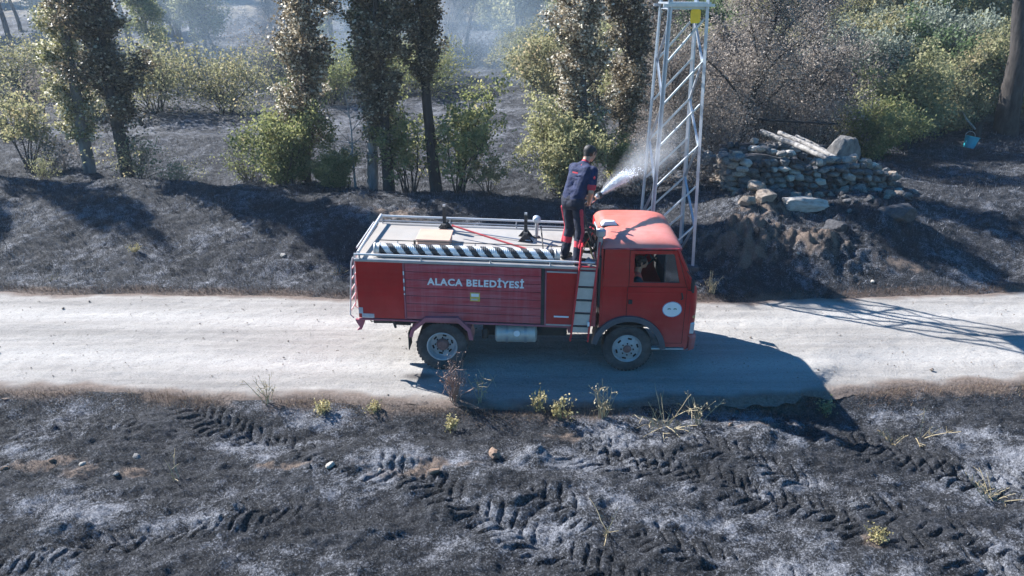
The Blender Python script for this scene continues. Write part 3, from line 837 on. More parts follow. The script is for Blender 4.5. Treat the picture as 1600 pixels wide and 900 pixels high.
# --- side ladder by the cab
sl = part(MB().tube([(0.93, -1.045, 0.66), (1.04, -1.05, ZT+0.02), (1.062, -1.03, ZT+0.33), (1.08, -0.90, ZT+0.36), (1.08, -0.84, ZT+0.30), (1.075, -0.83, ZT+0.12)], 0.016, 8), 'side_ladder', M['redbar'], smooth=40)
pipe([(1.20, -1.045, 0.66), (1.30, -1.05, ZT+0.02), (1.322, -1.03, ZT+0.33), (1.34, -0.90, ZT+0.36), (1.34, -0.84, ZT+0.30), (1.335, -0.83, ZT+0.12)], 0.016, 'ladder_stile', M['redbar'], sl)
for k in range(6):
    z = 0.70 + 0.215*k if k < 5 else ZT+0.02
    x0 = 0.93 + 0.11*(z-0.66)/(ZT-0.64); x1 = 1.20 + 0.10*(z-0.66)/(ZT-0.64)
    pipe([(x0, -1.047, z), (x1, -1.047, z)], 0.013, 'ladder_rung', M['redbar'] if k == 5 else M['dark'], sl)
    if k in (1, 2, 3, 4):
        zb, zt2 = z+0.016, (z+0.205 if k < 4 else ZT-0.06)
        def xx(zz, b): return b + 0.105*(zz-0.66)/(ZT-0.64)
        mb = MB().plate([(xx(zb, 0.945), zb), (xx(zb, 1.185), zb), (xx(zt2, 1.185), zt2), (xx(zt2, 0.945), zt2)], -1.036, 0.012)
        part(mb, 'ladder_plate', M['alu'], sl)
    if k == 1:
        zb, zt2 = z-0.11, z-0.016
        mb = MB().plate([(xx(zb, 0.945), zb), (xx(zb, 1.185), zb), (xx(zt2, 1.185), zt2), (xx(zt2, 0.945), zt2)], -1.036, 0.012)
        part(mb, 'ladder_plate', M['alu'], sl)
part(MB().box(1.185, 1.215, -1.075, -1.063, 0.93, 1.0), 'side_reflector', M['white'], sl)
# --- chassis and running gear
for y in (-0.40, 0.40):
    part(MB().box(-2.25, 2.70, y-0.04, y+0.04, 0.56, 0.76), 'chassis_rail', M['dark'], t=False, bevel=0.006)
for x in (-1.9, -0.5, 0.9, 2.3):
    part(MB().box(x-0.04, x+0.04, -0.359, 0.359, 0.60, 0.72), 'cross_member', M['dark'], t=False)
part(MB().lathe([(0.05, -0.78), (0.06, -0.2), (0.16, -0.12), (0.17, 0.1), (0.06, 0.2), (0.05, 0.78)], (-1.075, 0, 0.40), 'y', 16), 'rear_axle', M['dark'], t=False, smooth=40)
part(MB().lathe([(0.045, -0.74), (0.045, 0.74)], (1.83, 0, 0.385), 'y', 12), 'front_axle', M['dark'], t=False, smooth=40)
part(MB().lathe([(0.045, -0.95), (0.045, 1.9)], (-0.07, 0.02, 0.50), 'x', 12), 'drive_shaft', M['dark'], t=False, smooth=40)
part(MB().box(-0.45, 0.9, -0.62, -0.45, 0.45, 0.80), 'pump_case', M['dark'], t=False, bevel=0.02)
part(MB().box(-1.9, 1.2, -0.9, 0.9, 0.775, 0.79), 'sub_floor', M['dark'], t=False)
part(MB().lathe([(0.0, -0.01), (0.05, 0.0), (0.055, 0.12), (0.03, 0.16), (0.0, 0.165)], (-0.40, -0.86, 0.52), 'z', 12), 'air_drier', M['dark'], t=False, smooth=40)
tk = part(MB().lathe([(0.02, -0.335), (0.12, -0.325), (0.148, -0.30), (0.15, 0.30), (0.12, 0.325), (0.02, 0.335)], (0.085, -0.80, 0.585), 'x', 28), 'fuel_tank', M['alu'], t=False, smooth=35)
for dx in (-0.14, 0.15):
    part(MB().lathe([(0.151, -0.02), (0.158, -0.02), (0.158, 0.02), (0.151, 0.02)], (0.085+dx, -0.80, 0.585), 'x', 28), 'tank_strap', M['steel'], tk, t=False, smooth=35)
part(MB().lathe([(0.05, -0.02), (0.05, 0.012), (0.04, 0.02)], (0.10, -0.945, 0.64), 'y', 16), 'tank_cap', M['white'], tk, t=False, smooth=35)
part(MB().plate([(0.86, 0.80), (1.06, 0.80), (1.02, 0.66), (0.90, 0.64)], -0.93, 0.25), 'step_box', M['fender'], t=False, bevel=0.01)
pipe([(-0.62, -0.9, 0.8), (-0.60, -0.92, 0.62), (-0.57, -0.92, 0.52)], 0.014, 'drain_hose', M['dark'])

def wheel(x, y, r, wid, rear, sgn, name='wheel'):
    """sgn -1: outer face towards the camera side"""
    w = empty('wheel'); w.parent = TRK; w.location = (x, y, r)
    h = wid/2
    prof = [(0.60*r, -h*0.86), (0.66*r, -h*0.98), (0.78*r, -h*1.04), (0.90*r, -h*1.0), (0.965*r, -h*0.86), (0.995*r, -h*0.6), (0.995*r, h*0.6), (0.965*r, h*0.86), (0.90*r, h*1.0), (0.78*r, h*1.04), (0.66*r, h*0.98), (0.60*r, h*0.86)]
    mb = MB().lathe(prof, (0, 0, 0), 'y', 48, closed=True)
    t = mb.build('tyre', M['tyre'], w, smooth=35)
    mb = MB()
    for k in range(40):
        a = 2*PI*k/40
        for s2 in (-1, 1):
            aa = a + (PI/40 if s2 > 0 else 0)
            ca, sa = math.cos(aa), math.sin(aa)
            mb.bar((ca*r*0.985, s2*h*0.15, sa*r*0.985), (ca*r*0.985, s2*h*0.88, sa*r*0.985), 0.035, r*0.03, up=(ca, 0, sa))
    mb.build('tread', M['tyre'], t)
    o = sgn*h
    if rear:
        prof = [(0.60*r, o*0.90), (0.57*r, o*0.96), (0.54*r, o*0.90), (0.50*r, o*0.35), (0.47*r, o*0.10), (0.26*r, o*0.02), (0.24*r, o*0.10), (0.0, o*0.10)]
    else:
        prof = [(0.60*r, o*0.86), (0.58*r, o*0.95), (0.55*r, o*0.84), (0.53*r, o*0.62), (0.42*r, o*0.78), (0.30*r, o*0.98), (0.22*r, o*1.02), (0.0, o*1.02)]
    rim = MB().lathe(prof, (0, 0, 0), 'y', 40, cap0=False).build('rim', M['rim'], w, smooth=35)
    if rear:
        hb = MB().lathe([(0.25*r, o*0.06), (0.21*r, o*0.5), (0.17*r, o*0.62), (0.0, o*0.64)], (0, 0, 0), 'y', 24).build('hub', M['hubred'], w, smooth=35)
    else:
        hb = MB().lathe([(0.17*r, o*1.02), (0.15*r, o*1.14), (0.09*r, o*1.22), (0.0, o*1.23)], (0, 0, 0), 'y', 24).build('hub', M['hubred'], w, smooth=35)
    for k in range(6):
        a = 2*PI*k/6 + 0.3
        rr = 0.385*r if rear else 0.43*r
        yy = o*0.065 if rear else o*0.80
        c = Vector((math.cos(a)*rr, yy, math.sin(a)*rr)); tg = Vector((-math.sin(a), 0, math.cos(a)))
        MB().bar(c - tg*0.032, c + tg*0.032, 0.026, 0.03, up=(0, 1, 0)).build('hand_hole', M['void'], rim, bevel=0.009)
    for k in range(8):
        a = 2*PI*k/8
        rr = 0.29*r if rear else 0.245*r
        yy = o*0.06 if rear else o*1.03
        MB().lathe([(0.012, 0), (0.012, sgn*0.022), (0.006, sgn*0.03)], (math.cos(a)*rr, yy, math.sin(a)*rr), 'y', 6).build('wheel_nut', M['dark'], rim)
    return w
wheel(-1.075, -0.87, 0.405, 0.23, True, -1)
wheel(-1.075, 0.87, 0.405, 0.23, True, 1)
wheel(-1.075, -0.60, 0.405, 0.22, True, 1)
wheel(-1.075, 0.60, 0.405, 0.22, True, -1)
wheel(1.83, -0.84, 0.390, 0.22, False, -1)
wheel(1.83, 0.84, 0.390, 0.22, False, 1)
def fender(sg):
    path = [(-1.57, 0.60), (-1.535, 0.72), (-1.31, 0.925), (-0.81, 0.925), (-0.62, 0.735), (-0.585, 0.56)]
    inner = [(-1.52, 0.60), (-1.49, 0.70), (-1.29, 0.875), (-0.83, 0.875), (-0.665, 0.715), (-0.64, 0.56)]
    y0 = sg*1.05
    mb = MB()
    P = []
    for yy in (y0, y0 - sg*0.34):
        for p in path: P.append((p[0], yy, p[1]))
    n = len(path)
    mb.add(P, [(i, i+1, i+1+n, i+n) for i in range(n-1)])
    P = [(p[0], y0, p[1]) for p in path] + [(p[0], y0, p[1]) for p in inner]
    mb.add(P, [(i, i+1, i+1+n, i+n) for i in range(n-1)])
    mb.build('rear_fender', M['fender'], TRK, weld=True, solid=-0.012, bevel=0.0)
fender(-1); fender(1)
for y in (-0.75,):
    part(MB().box(-1.60, -1.585, -1.0, -0.72, 0.36, 0.64), 'mud_flap', M['black'], t=False)

# --- cab
def leanf(x, y, z):
    s = -1 if y < 0 else 1
    return (x, y - s*0.11*max(0.0, z-1.45), z)
def arc(cx, cz, r, a0, a1, n=18):
    return [(cx + r*math.cos(R(a0+(a1-a0)*i/n)), cz + r*math.sin(R(a0+(a1-a0)*i/n))) for i in range(n+1)]
CX, CZ = 1.83, 0.39
for sg in (-1, 1):
    y = sg*0.98; t = -sg*0.03
    low = [(1.40, 1.449), (1.40, 0.66)] + arc(CX, CZ, 0.50, 146, 12) + [(2.36, 0.45), (2.74, 0.45), (2.74, 1.449)]
    part(MB().plate(low, y, t), 'cab_side', M['red'], t=False)
    up = [(1.40, 1.452), (2.76, 1.452), (2.52, 2.03), (1.42, 2.03)]
    hole = [(1.85, 1.50), (2.575, 1.50), (2.475, 1.965), (1.85, 1.965)]
    part(MB().plate(up, y, t, [hole], lean=leanf), 'cab_pillar_frame', M['red'], t=False)
    yd = y + sg*0.007; td = -sg*0.006
    dl = [(1.785, 1.445)] + [(1.785, CZ+0.535)] + arc(CX, CZ, 0.535, 93, 14)[1:] + [(2.40, 0.52), (2.66, 0.52), (2.675, 1.445)]
    dr = part(MB().plate(dl, yd, td), 'door', M['red'], t=False, bevel=0.003)
    fr = [(1.80, 1.455), (2.665, 1.455), (2.49, 2.005), (1.80, 2.005)]
    hole2 = [(1.865, 1.515), (2.56, 1.515), (2.462, 1.952), (1.865, 1.952)]
    part(MB().plate(fr, yd, td, [hole2], lean=leanf), 'window_frame', M['red'], dr, t=False, bevel=0.003)
    part(MB().plate([(2.335, 1.503), (2.573, 1.503), (2.474, 1.962), (2.335, 1.962)], y-sg*0.014, -sg*0.004, lean=leanf), 'quarter_glass', M['glass'], dr, t=False)
    part(MB().plate([(2.322, 1.503), (2.338, 1.503), (2.338, 1.962), (2.322, 1.962)], y-sg*0.008, -sg*0.016, lean=leanf), 'glass_divider', M['dark'], dr, t=False)
    part(MB().plate([(1.853, 1.503), (2.572, 1.503), (2.568, 1.522), (1.853, 1.522)], y+sg*0.004, -sg*0.02, lean=leanf), 'window_seal', M['dark'], dr, t=False)
    part(MB().box(1.80, 1.86, yd+sg*0.002, yd+sg*0.022, 1.17, 1.24), 'door_handle', M['black'], dr, t=False, bevel=0.006)
    part(MB().box(1.72, 2.66, yd+sg*0.001, yd+sg*0.006, 1.345, 1.362), 'belt_line', M['red'], dr, t=False, bevel=0.002)
    gl_ = [(1.777, 1.449), (1.777, CZ+0.535)] + arc(CX, CZ, 0.530, 95, 13)[1:] + [(2.40, 0.512), (2.668, 0.512), (2.684, 1.449)]
    part(MB().plate(gl_, y+sg*0.0025, -sg*0.002), 'door_gap', M['void'], t=False)
    gu_ = [(1.792, 1.4535), (2.674, 1.4535), (2.497, 2.013), (1.792, 2.013)]
    part(MB().plate(gu_, y+sg*0.0025, -sg*0.002, [hole], lean=leanf), 'door_gap', M['void'], t=False)
    wa = arc(CX, CZ, 0.515, 175, 5, 20)
    mbw = MB()
    mbw.add([(px_, y-sg*0.02, pz_) for px_, pz_ in wa] + [(px_, y-sg*0.60, pz_) for px_, pz_ in wa], [(i_, i_+1, i_+22, i_+21) for i_ in range(20)])
    part(mbw, 'wheel_well', M['dark'], t=False, solid=0.01)
    # wheel arch flare
    oa = arc(CX, CZ, 0.585, 168, 4, 24); ia = arc(CX, CZ, 0.497, 4, 168, 24)
    part(MB().plate(oa + ia, y+sg*0.055, -sg*0.12), 'wheel_arch', M['arch'], t=False, bevel=0.012)
    # mirror
    mr = part(MB().tube([(2.70, y+sg*0.0, 1.40), (2.76, y+sg*0.10, 1.43), (2.74, y+sg*0.12, 1.62), (2.66, y-sg*0.01, 1.70)], 0.009, 8), 'mirror_arm', M['black'], t=False, smooth=40)
    part(MB().box(2.715, 2.75, y+sg*0.06, y+sg*0.19, 1.42, 1.62), 'mirror_head', M['black'], mr, t=False, bevel=0.012)
    part(MB().box(2.2, 2.7, y-sg*0.10, y+sg*0.015, 0.405, 0.43), 'cab_step', M['alu'], t=False, bevel=0.006)
    part(MB().tube([(2.60, y+sg*0.012, 1.36), (2.62, y+sg*0.03, 1.27), (2.60, y+sg*0.012, 1.25)], 0.012, 8), 'mirror_mount', M['dark'], t=False)
    # drip rail and exhaust-side pillar rail
    part(MB().tube([(1.42, sg*0.925, 2.028), (2.50, sg*0.925, 2.030), (2.56, sg*0.91, 2.01)], 0.013, 8), 'drip_rail', M['red_dull'], t=False, smooth=40)
    if sg < 0: near_door = dr
# emblem on the near door
em = part(MB().plate([(2.475+0.150*math.cos(2*PI*k/40), 1.085+0.128*math.sin(2*PI*k/40)) for k in range(40)], -0.9885, -0.0015), 'door_emblem', M['white'], near_door, t=False)
def ring_pts(a, b, n=40): return [(2.475+a*math.cos(2*PI*k/n), 1.085+b*math.sin(2*PI*k/n)) for k in range(n)]
part(MB().plate(ring_pts(0.149, 0.127), -0.9901, -0.0008, [ring_pts(0.141, 0.119)]), 'emblem_ring', M['blue_ring'], near_door, t=False)
for sx in (-1, 1):
    pts = [(2.475+sx*(0.045+0.028*math.cos(R(a))), 1.085+0.022*math.sin(R(a))) for a in range(0, 181, 20)] + [(2.475+sx*(0.045+0.012*math.cos(R(a))), 1.080+0.008*math.sin(R(a))) for a in range(180, -1, -20)]
    part(MB().plate(pts, -0.9901, -0.0010), 'emblem_mark', M['emblem_grey'], near_door, t=False)
# rear wall, roof, front, floor
part(MB().plate([(-0.975, 0.66), (0.975, 0.66), (0.975, 1.45), (0.915, 2.04), (-0.915, 2.04), (-0.975, 1.45)], 1.372, 0.026, [[(-0.80, 1.50), (0.80, 1.50), (0.76, 1.95), (-0.76, 1.95)]], plane='yz'), 'cab_rear_wall', M['red'], t=False)
part(MB().plate([(-0.80, 1.50), (0.80, 1.50), (0.76, 1.95), (-0.76, 1.95)], 1.383, 0.005, plane='yz'), 'rear_window', M['glass'], t=False)
P = []; nu, nv = 50, 70
for i in range(nu):
    x = 1.375 + (2.575-1.375)*i/(nu-1)
    ux = (x-1.95)/0.627 if x > 1.95 else (1.95-x)/0.577
    fx = max(0.0, 1-min(1.0, ux)**(3.4 if x > 1.95 else 9))**0.5
    for j in range(nv):
        y = -0.925 + 1.85*j/(nv-1)
        v = min(1.0, abs(y)/0.925)
        fy = max(0.0, 1-v**5)**0.55
        rib = sum(math.exp(-((y-c)/0.012)**2) for c in (-0.62, -0.31, 0.0, 0.31, 0.62))
        wid = 1.0 if x < 2.2 else 1.0 - 0.03*((x-2.2)/0.37)**2
        P.append((x, y*wid, 2.03 + 0.185*fx*fy - 0.007*rib*min(1, fx*fy)*(1.0 if 1.5 < x < 2.45 else 0)))
part(MB().grid(P, nu, nv), 'cab_roof', M['roof_red'], t=False, smooth=60)
prof = [(0.40, 2.79), (0.47, 2.845), (0.80, 2.86), (1.10, 2.868), (1.38, 2.855), (1.45, 2.82)]
yc_ = []
for k in range(9):
    a = R(90*k/8); yc_.append((-0.98+0.12*(1-math.cos(a)) - 0.0, -0.12*(1-math.sin(a))))
full = [(y_, dx) for y_, dx in yc_] + [(y_, 0.0) for y_ in np.linspace(-0.8, 0.8, 9)] + [(-y_, dx) for y_, dx in reversed(yc_)]
P = [(x+dx, y_, z) for z, x in prof for y_, dx in full]
part(MB().grid(P, len(prof), len(full)), 'front_panel', M['red'], t=False, smooth=50)
ws = []
for i in range(6):
    f = i/5
    for j in range(13):
        g = -1+2*j/12
        ws.append((2.80-0.275*f - 0.05*g*g, g*(0.95-0.055*f), 1.455+0.575*f))
part(MB().grid(ws, 6, 13), 'windscreen', M['glass'], t=False, smooth=60)
for sg in (-1, 1):
    part(MB().tube([(2.765, sg*0.965, 1.45), (2.50, sg*0.905, 2.03)], 0.032, 8), 'windscreen_pillar', M['red'], t=False, smooth=40)
    part(MB().tube([(2.82, sg*0.3, 1.47), (2.70, sg*0.55, 1.75)], 0.008, 6), 'wiper', M['black'], t=False)
    hd = part(MB().plate([(2.765, 0.67), (2.835, 0.67), (2.845, 0.86), (2.775, 0.86)], sg*0.975, -sg*0.2), 'headlight', M['lens'], t=False, bevel=0.012)
    part(MB().box(2.79, 2.845, sg*0.80, sg*0.965, 0.93, 0.975), 'turn_signal', M['amber'], t=False, bevel=0.008)
    part(MB().box(2.74, 2.76, sg*0.94, sg*0.977, 0.46, 1.44), 'corner_seam', M['dark'], t=False)
bp = []
for z, x in ((0.38, 2.80), (0.40, 2.885), (0.62, 2.90), (0.655, 2.86)):
    for y_, dx in full: bp.append((x+dx, y_*1.01, z))
part(MB().grid(bp, 4, len(full)), 'front_bumper', M['red_dull'], t=False, smooth=50)
part(MB().box(1.42, 2.70, -0.93, 0.93, 0.76, 0.79), 'cab_floor', M['dark'], t=False)
part(MB().box(2.45, 2.76, -0.92, 0.92, 1.15, 1.44), 'dashboard', M['dark'], t=False, bevel=0.03)
for y in (-0.62, 0.45):
    s_ = part(MB().box(1.72, 2.22, y-0.24, y+0.24, 0.93, 1.06), 'seat', M['seat'], t=False, bevel=0.03)
    part(MB().plate([(1.62, 1.0), (1.76, 1.0), (1.68, 1.58), (1.56, 1.58)], y-0.23, 0.46), 'backrest', M['seat'], s_, t=False, bevel=0.03)
    part(MB().box(1.7, 2.2, y-0.2, y+0.2, 0.79, 0.93), 'seat_base', M['dark'], s_, t=False)
sw = MB()
cc = Vector((2.33, 0.45, 1.46)); ax = Vector((-0.75, 0, 0.66)).normalized(); uu = Vector((0, 1, 0)); vv = ax.cross(uu)
sw.tube([cc + (uu*math.cos(2*PI*k/24) + vv*math.sin(2*PI*k/24))*0.21 for k in range(25)], 0.014, 6, caps=False)
sw.tube([cc - uu*0.2, cc + uu*0.2], 0.010, 6); sw.tube([cc, cc - ax*0.25], 0.022, 8)
part(sw, 'steering_wheel', M['black'], t=False, smooth=50)
part(MB().tube([(1.62, 0.93, 1.97), (2.4, 0.93, 1.97)], 0.01, 6), 'grab_rail', M['dark'], t=False)
# beacon on the cab roof and the air intake behind the cab
bc = part(MB().box(1.39, 1.66, -0.34, -0.16, 2.2, 2.215), 'beacon', M['dark'], t=False)
P = []
for i in range(9):
    x = 1.40 + 0.25*i/8
    for j in range(9):
        g = -1+2*j/8
        P.append((x, -0.25+0.085*g*(1-0.45*(i/8)), 2.217+0.06*max(0, 1-g**4)**0.5*(1-((i/8)*2-1)**6)**0.5))
part(MB().grid(P, 9, 9), 'beacon_lens', M['white'], bc, t=False, smooth=60)
part(MB().box(1.50, 1.56, -0.32, -0.18, 2.17, 2.2), 'beacon_foot', M['dark'], bc, t=False)
ai = part(MB().tube([(1.355, -0.80, 1.2), (1.35, -0.80, 2.05), (1.36, -0.80, 2.2)], 0.042, 12), 'air_intake', M['steel'], t=False, smooth=40)
part(MB().lathe([(0.05, 0.0), (0.075, 0.02), (0.075, 0.10), (0.04, 0.13)], (1.36, -0.80, 2.18), 'z', 16), 'intake_cap', M['steel'], ai, t=False, smooth=40)
part(MB().box(1.335, 1.37, -0.965, -0.86, 1.1, 1.9), 'gap_screen', M['dark'], t=False)
pipe([(1.33, 0.0, ZT), (1.33, 0.0, ZT+0.42), (1.345, -0.60, ZT+0.42), (1.345, -0.70, ZT+0.2)], 0.016, 'headboard_bar', M['steel'])
# hose reel on the deck
rl = part(MB().lathe([(0.06, -0.16), (0.07, -0.16), (0.07, 0.16), (0.06, 0.16)], (1.17, -0.45, ZT+0.30), 'y', 20), 'hose_reel', M['dark'], smooth=40)
for yy in (-0.63, -0.29):
    part(MB().lathe([(0.20, -0.01), (0.205, 0.0), (0.20, 0.01), (0.16, 0.012), (0.16, -0.012)], (1.17, yy, ZT+0.30), 'y', 24, closed=True), 'reel_flange', M['dark'], rl, smooth=40)
    for k in range(3):
        a = PI*k/3
        part(MB().tube([(1.17-0.17*math.cos(a), yy, ZT+0.30-0.17*math.sin(a)), (1.17+0.17*math.cos(a), yy, ZT+0.30+0.17*math.sin(a))], 0.011, 6), 'reel_spoke', M['redbar'] if k == 1 else M['dark'], rl)
    part(MB().tube([(1.06, yy-0.02, ZT), (1.17, yy-0.02, ZT+0.30), (1.28, yy-0.02, ZT)], 0.014, 6), 'reel_stand', M['yhose'], rl)
hp = []
for k in range(150):
    a = 2*PI*k/18; hp.append((1.17+0.115*math.cos(a), -0.60+0.28*k/150, ZT+0.30+0.115*math.sin(a)))
part(MB().tube(hp, 0.018, 6), 'reel_hose', M['black'], rl, smooth=60)
part(MB().box(1.02, 1.30, -0.70, -0.20, ZT+0.002, ZT+0.03), 'reel_base', M['steel'], rl)
pipe([(1.20, -0.72, ZT+0.05), (1.12, -0.80, ZT+0.03), (1.28, -0.86, ZT+0.02)], 0.022, 'valve_pipe', M['alu'])
pipe([(1.02, -0.80, ZT+0.03), (1.25, -0.76, ZT+0.03)], 0.026, 'valve_pipe', M['steel'])

# ---------------------------------------------------------------- things lying on the deck
def on_truck(p):
    return TRK_M @ Vector(tilt(*p))
TRK_M = Matrix.Translation((0.0, 11.9, 0.0)) @ Matrix.Rotation(R(-1.5), 4, 'Z')
def suction_hose():
    root = empty('suction_hose', on_truck((-2.02, -0.765, ZT)))
    tag(root, 'thick suction hose with black and white spiral wrap lying along the truck deck edge', 'hose')
    L = 2.70; n = 28; rings = 300; r = 0.090
    d = (on_truck((0.68, -0.765, ZT)) - on_truck((-2.02, -0.765, ZT))).normalized()
    V = []; Fc = []; mi = []
    u = Vector((0, 0, 1)); u = (u - d*u.dot(d)).normalized(); w = d.cross(u)
    for i in range(rings):
        s = L*i/(rings-1)
        rr = r + 0.004*math.sin(s/0.03*2*PI)
        cpos = d*s + u*(r+0.004) + w*(0.008*math.sin(s*3.1))
        for k in range(n):
            a = 2*PI*k/n
            V.append(tuple(cpos + (u*math.cos(a) + w*math.sin(a))*rr))
    for i in range(rings-1):
        for k in range(n):
            k2 = (k+1) % n
            Fc.append((i*n+k, i*n+k2, (i+1)*n+k2, (i+1)*n+k))
            s = L*(i+0.5)/(rings-1)
            ph = (s/0.205 - 2.0*(k+0.5)/n) % 1.0
            mi.append(1 if ph < 0.48 else 0)
    me = fast_mesh('hose_body', np.array(V), np.array(Fc), smooth=True, mat_index=np.array(mi))
    obj('hose_body', me, [M['hose_dark'], M['hose_white']], root)
    for s in (-0.07, L-0.02):
        mb = MB(); a = d*s + u*(r+0.004)
        mb.tube([a, a+d*0.02, a+d*0.03, a+d*0.09], [0.095, 0.105, 0.09, 0.10], 20)
        mb.build('hose_coupling', M['alu'], root, smooth=35)
suction_hose()
mb = MB().tube([on_truck(p) for p in ((-1.0, 0.30, ZT+0.19), (0.0, -0.20, ZT+0.06), (0.26, -0.33, ZT+0.03))], 0.017, 8)
tag(mb.build('red_pole', M['redpole'], smooth=40), 'long thin red pole lying across the tan hatch on the truck deck', 'pole')
mb = MB().tube([on_truck(p) for p in ((-1.12, 0.55, ZT+0.03), (-0.5, 0.40, ZT+0.03), (0.3, 0.12, ZT+0.03))], 0.012, 8)
tag(mb.build('grey_rod', M['steel'], smooth=40), 'slim grey metal rod lying flat on the truck deck', 'rod')
cpt = []
for k in range(60):
    a = 2*PI*k/14
    cpt.append(on_truck((0.68+0.10*math.cos(a), -0.45+0.10*math.sin(a), ZT+0.012+0.0009*k)))
tag(MB().tube(cpt, 0.010, 6).build('rope_coil', M['white'], smooth=60), 'small coil of white rope on the truck deck beside the suction hose', 'rope')

# ================================================================ people
def capsule_body(name, caps, mats, bands=None, voxel=0.009, loc=(0, 0, 0), rz=0.0, smooth_it=6):
    """continuous body grown from tapered limbs: union by voxel remesh, then regions coloured by the nearest limb"""
    bm = bmesh.new()
    for (a, b, ra, rb, mi) in caps:
        a = Vector(a); b = Vector(b)
        d = b - a; L = d.length
        if L < 1e-6: d = Vector((0, 0, 1)); L = 1e-6
        q = d.to_track_quat('Z', 'Y').to_matrix()
        nseg, nr = 14, 5
        ringsv = []
        seq = [(-math.cos(R(90*i/nr))*ra, math.sin(R(90*i/nr))*ra, 0) for i in range(nr+1)]
        seq = [(z, r, 0) for z, r, _ in seq] + [(L + math.sin(R(90*i/nr))*rb, math.cos(R(90*i/nr))*rb, 0) for i in range(nr+1)]
        for (z, r, _) in seq:
            ringsv.append([bm.verts.new(a + q @ Vector((max(r, 1e-4)*math.cos(2*PI*k/nseg), max(r, 1e-4)*math.sin(2*PI*k/nseg), z))) for k in range(nseg)])
        for i in range(len(ringsv)-1):
            for k in range(nseg):
                bm.faces.new((ringsv[i][k], ringsv[i][(k+1) % nseg], ringsv[i+1][(k+1) % nseg], ringsv[i+1][k]))
        bm.faces.new(ringsv[0][::-1]); bm.faces.new(ringsv[-1])
    me = bpy.data.meshes.new(name); bm.to_mesh(me); bm.free()
    o = bpy.data.objects.new('tmp_body', me); COL.objects.link(o)
    md = o.modifiers.new('r', 'REMESH'); md.mode = 'VOXEL'; md.voxel_size = voxel
    ms = o.modifiers.new('s', 'SMOOTH'); ms.factor = 0.5; ms.iterations = smooth_it
    dg = bpy.context.evaluated_depsgraph_get()
    out = bpy.data.meshes.new_from_object(o.evaluated_get(dg))
    bpy.data.objects.remove(o)
    out.name = name
    n = len(out.polygons)
    cen = np.zeros(n*3, dtype=np.float32); out.polygons.foreach_get('center', cen); cen = cen.reshape(-1, 3)
    best = np.full(n, 1e9); mi_arr = np.zeros(n, dtype=np.int32)
    for ci, (a, b, ra, rb, mi) in enumerate(caps):
        a = np.array(a); b = np.array(b); ab = b-a; L2 = max(1e-9, float(ab @ ab))
        t = np.clip(((cen-a) @ ab)/L2, 0, 1)
        dist = np.linalg.norm(cen - (a + t[:, None]*ab), axis=1) - (ra + (rb-ra)*t)
        m_ = np.full(n, mi, dtype=np.int32)
        if bands and ci in bands:
            for t0, t1, mm in bands[ci]:
                m_[(t >= t0) & (t <= t1)] = mm
        w = dist < best
        best[w] = dist[w]; mi_arr[w] = m_[w]
    out.materials.clear()
    for mm in mats: out.materials.append(mm)
    out.polygons.foreach_set('material_index', mi_arr)
    out.polygons.foreach_set('use_smooth', [True]*n)
    out.update()
    ob = bpy.data.objects.new(name, out); link(ob)
    ob.location = loc; ob.rotation_euler = (0, 0, rz)
    return ob, cen, mi_arr

def hand(caps, wrist, fwd, side, up, mi, curl=0.9, thumb_sign=1):
    """palm plus five bent fingers; fwd along the palm, side towards the thumb, up = back of the hand"""
    wrist, fwd, side, up = (Vector(v).normalized() if i else Vector(v) for i, v in enumerate((wrist, fwd, side, up)))
    for k, s in enumerate((-0.028, -0.009, 0.010, 0.028)):
        caps.append((tuple(wrist + side*s*0.6), tuple(wrist + fwd*0.085 + side*s), 0.017, 0.013, mi))
        L = (0.030, 0.038, 0.042, 0.038)[k]
        p0 = wrist + fwd*0.088 + side*s
        d1 = (fwd*math.cos(curl*0.5) - up*math.sin(curl*0.5)); p1 = p0 + d1*L
        d2 = (fwd*math.cos(curl*1.3) - up*math.sin(curl*1.3)); p2 = p1 + d2*L*0.75
        d3 = (fwd*math.cos(curl*2.0) - up*math.sin(curl*2.0)); p3 = p2 + d3*L*0.55
        caps.append((tuple(p0), tuple(p1), 0.0105, 0.0095, mi))
        caps.append((tuple(p1), tuple(p2), 0.0095, 0.0088, mi))
        caps.append((tuple(p2), tuple(p3), 0.0088, 0.0078, mi))
    t0 = wrist + fwd*0.025 + side*0.026
    t1 = t0 + fwd*0.035 + side*0.022 - up*0.012
    t2 = t1 + fwd*0.030 - side*0.004 - up*0.022
    caps.append((tuple(t0), tuple(t1), 0.014, 0.0115, mi)); caps.append((tuple(t1), tuple(t2), 0.0115, 0.009, mi))

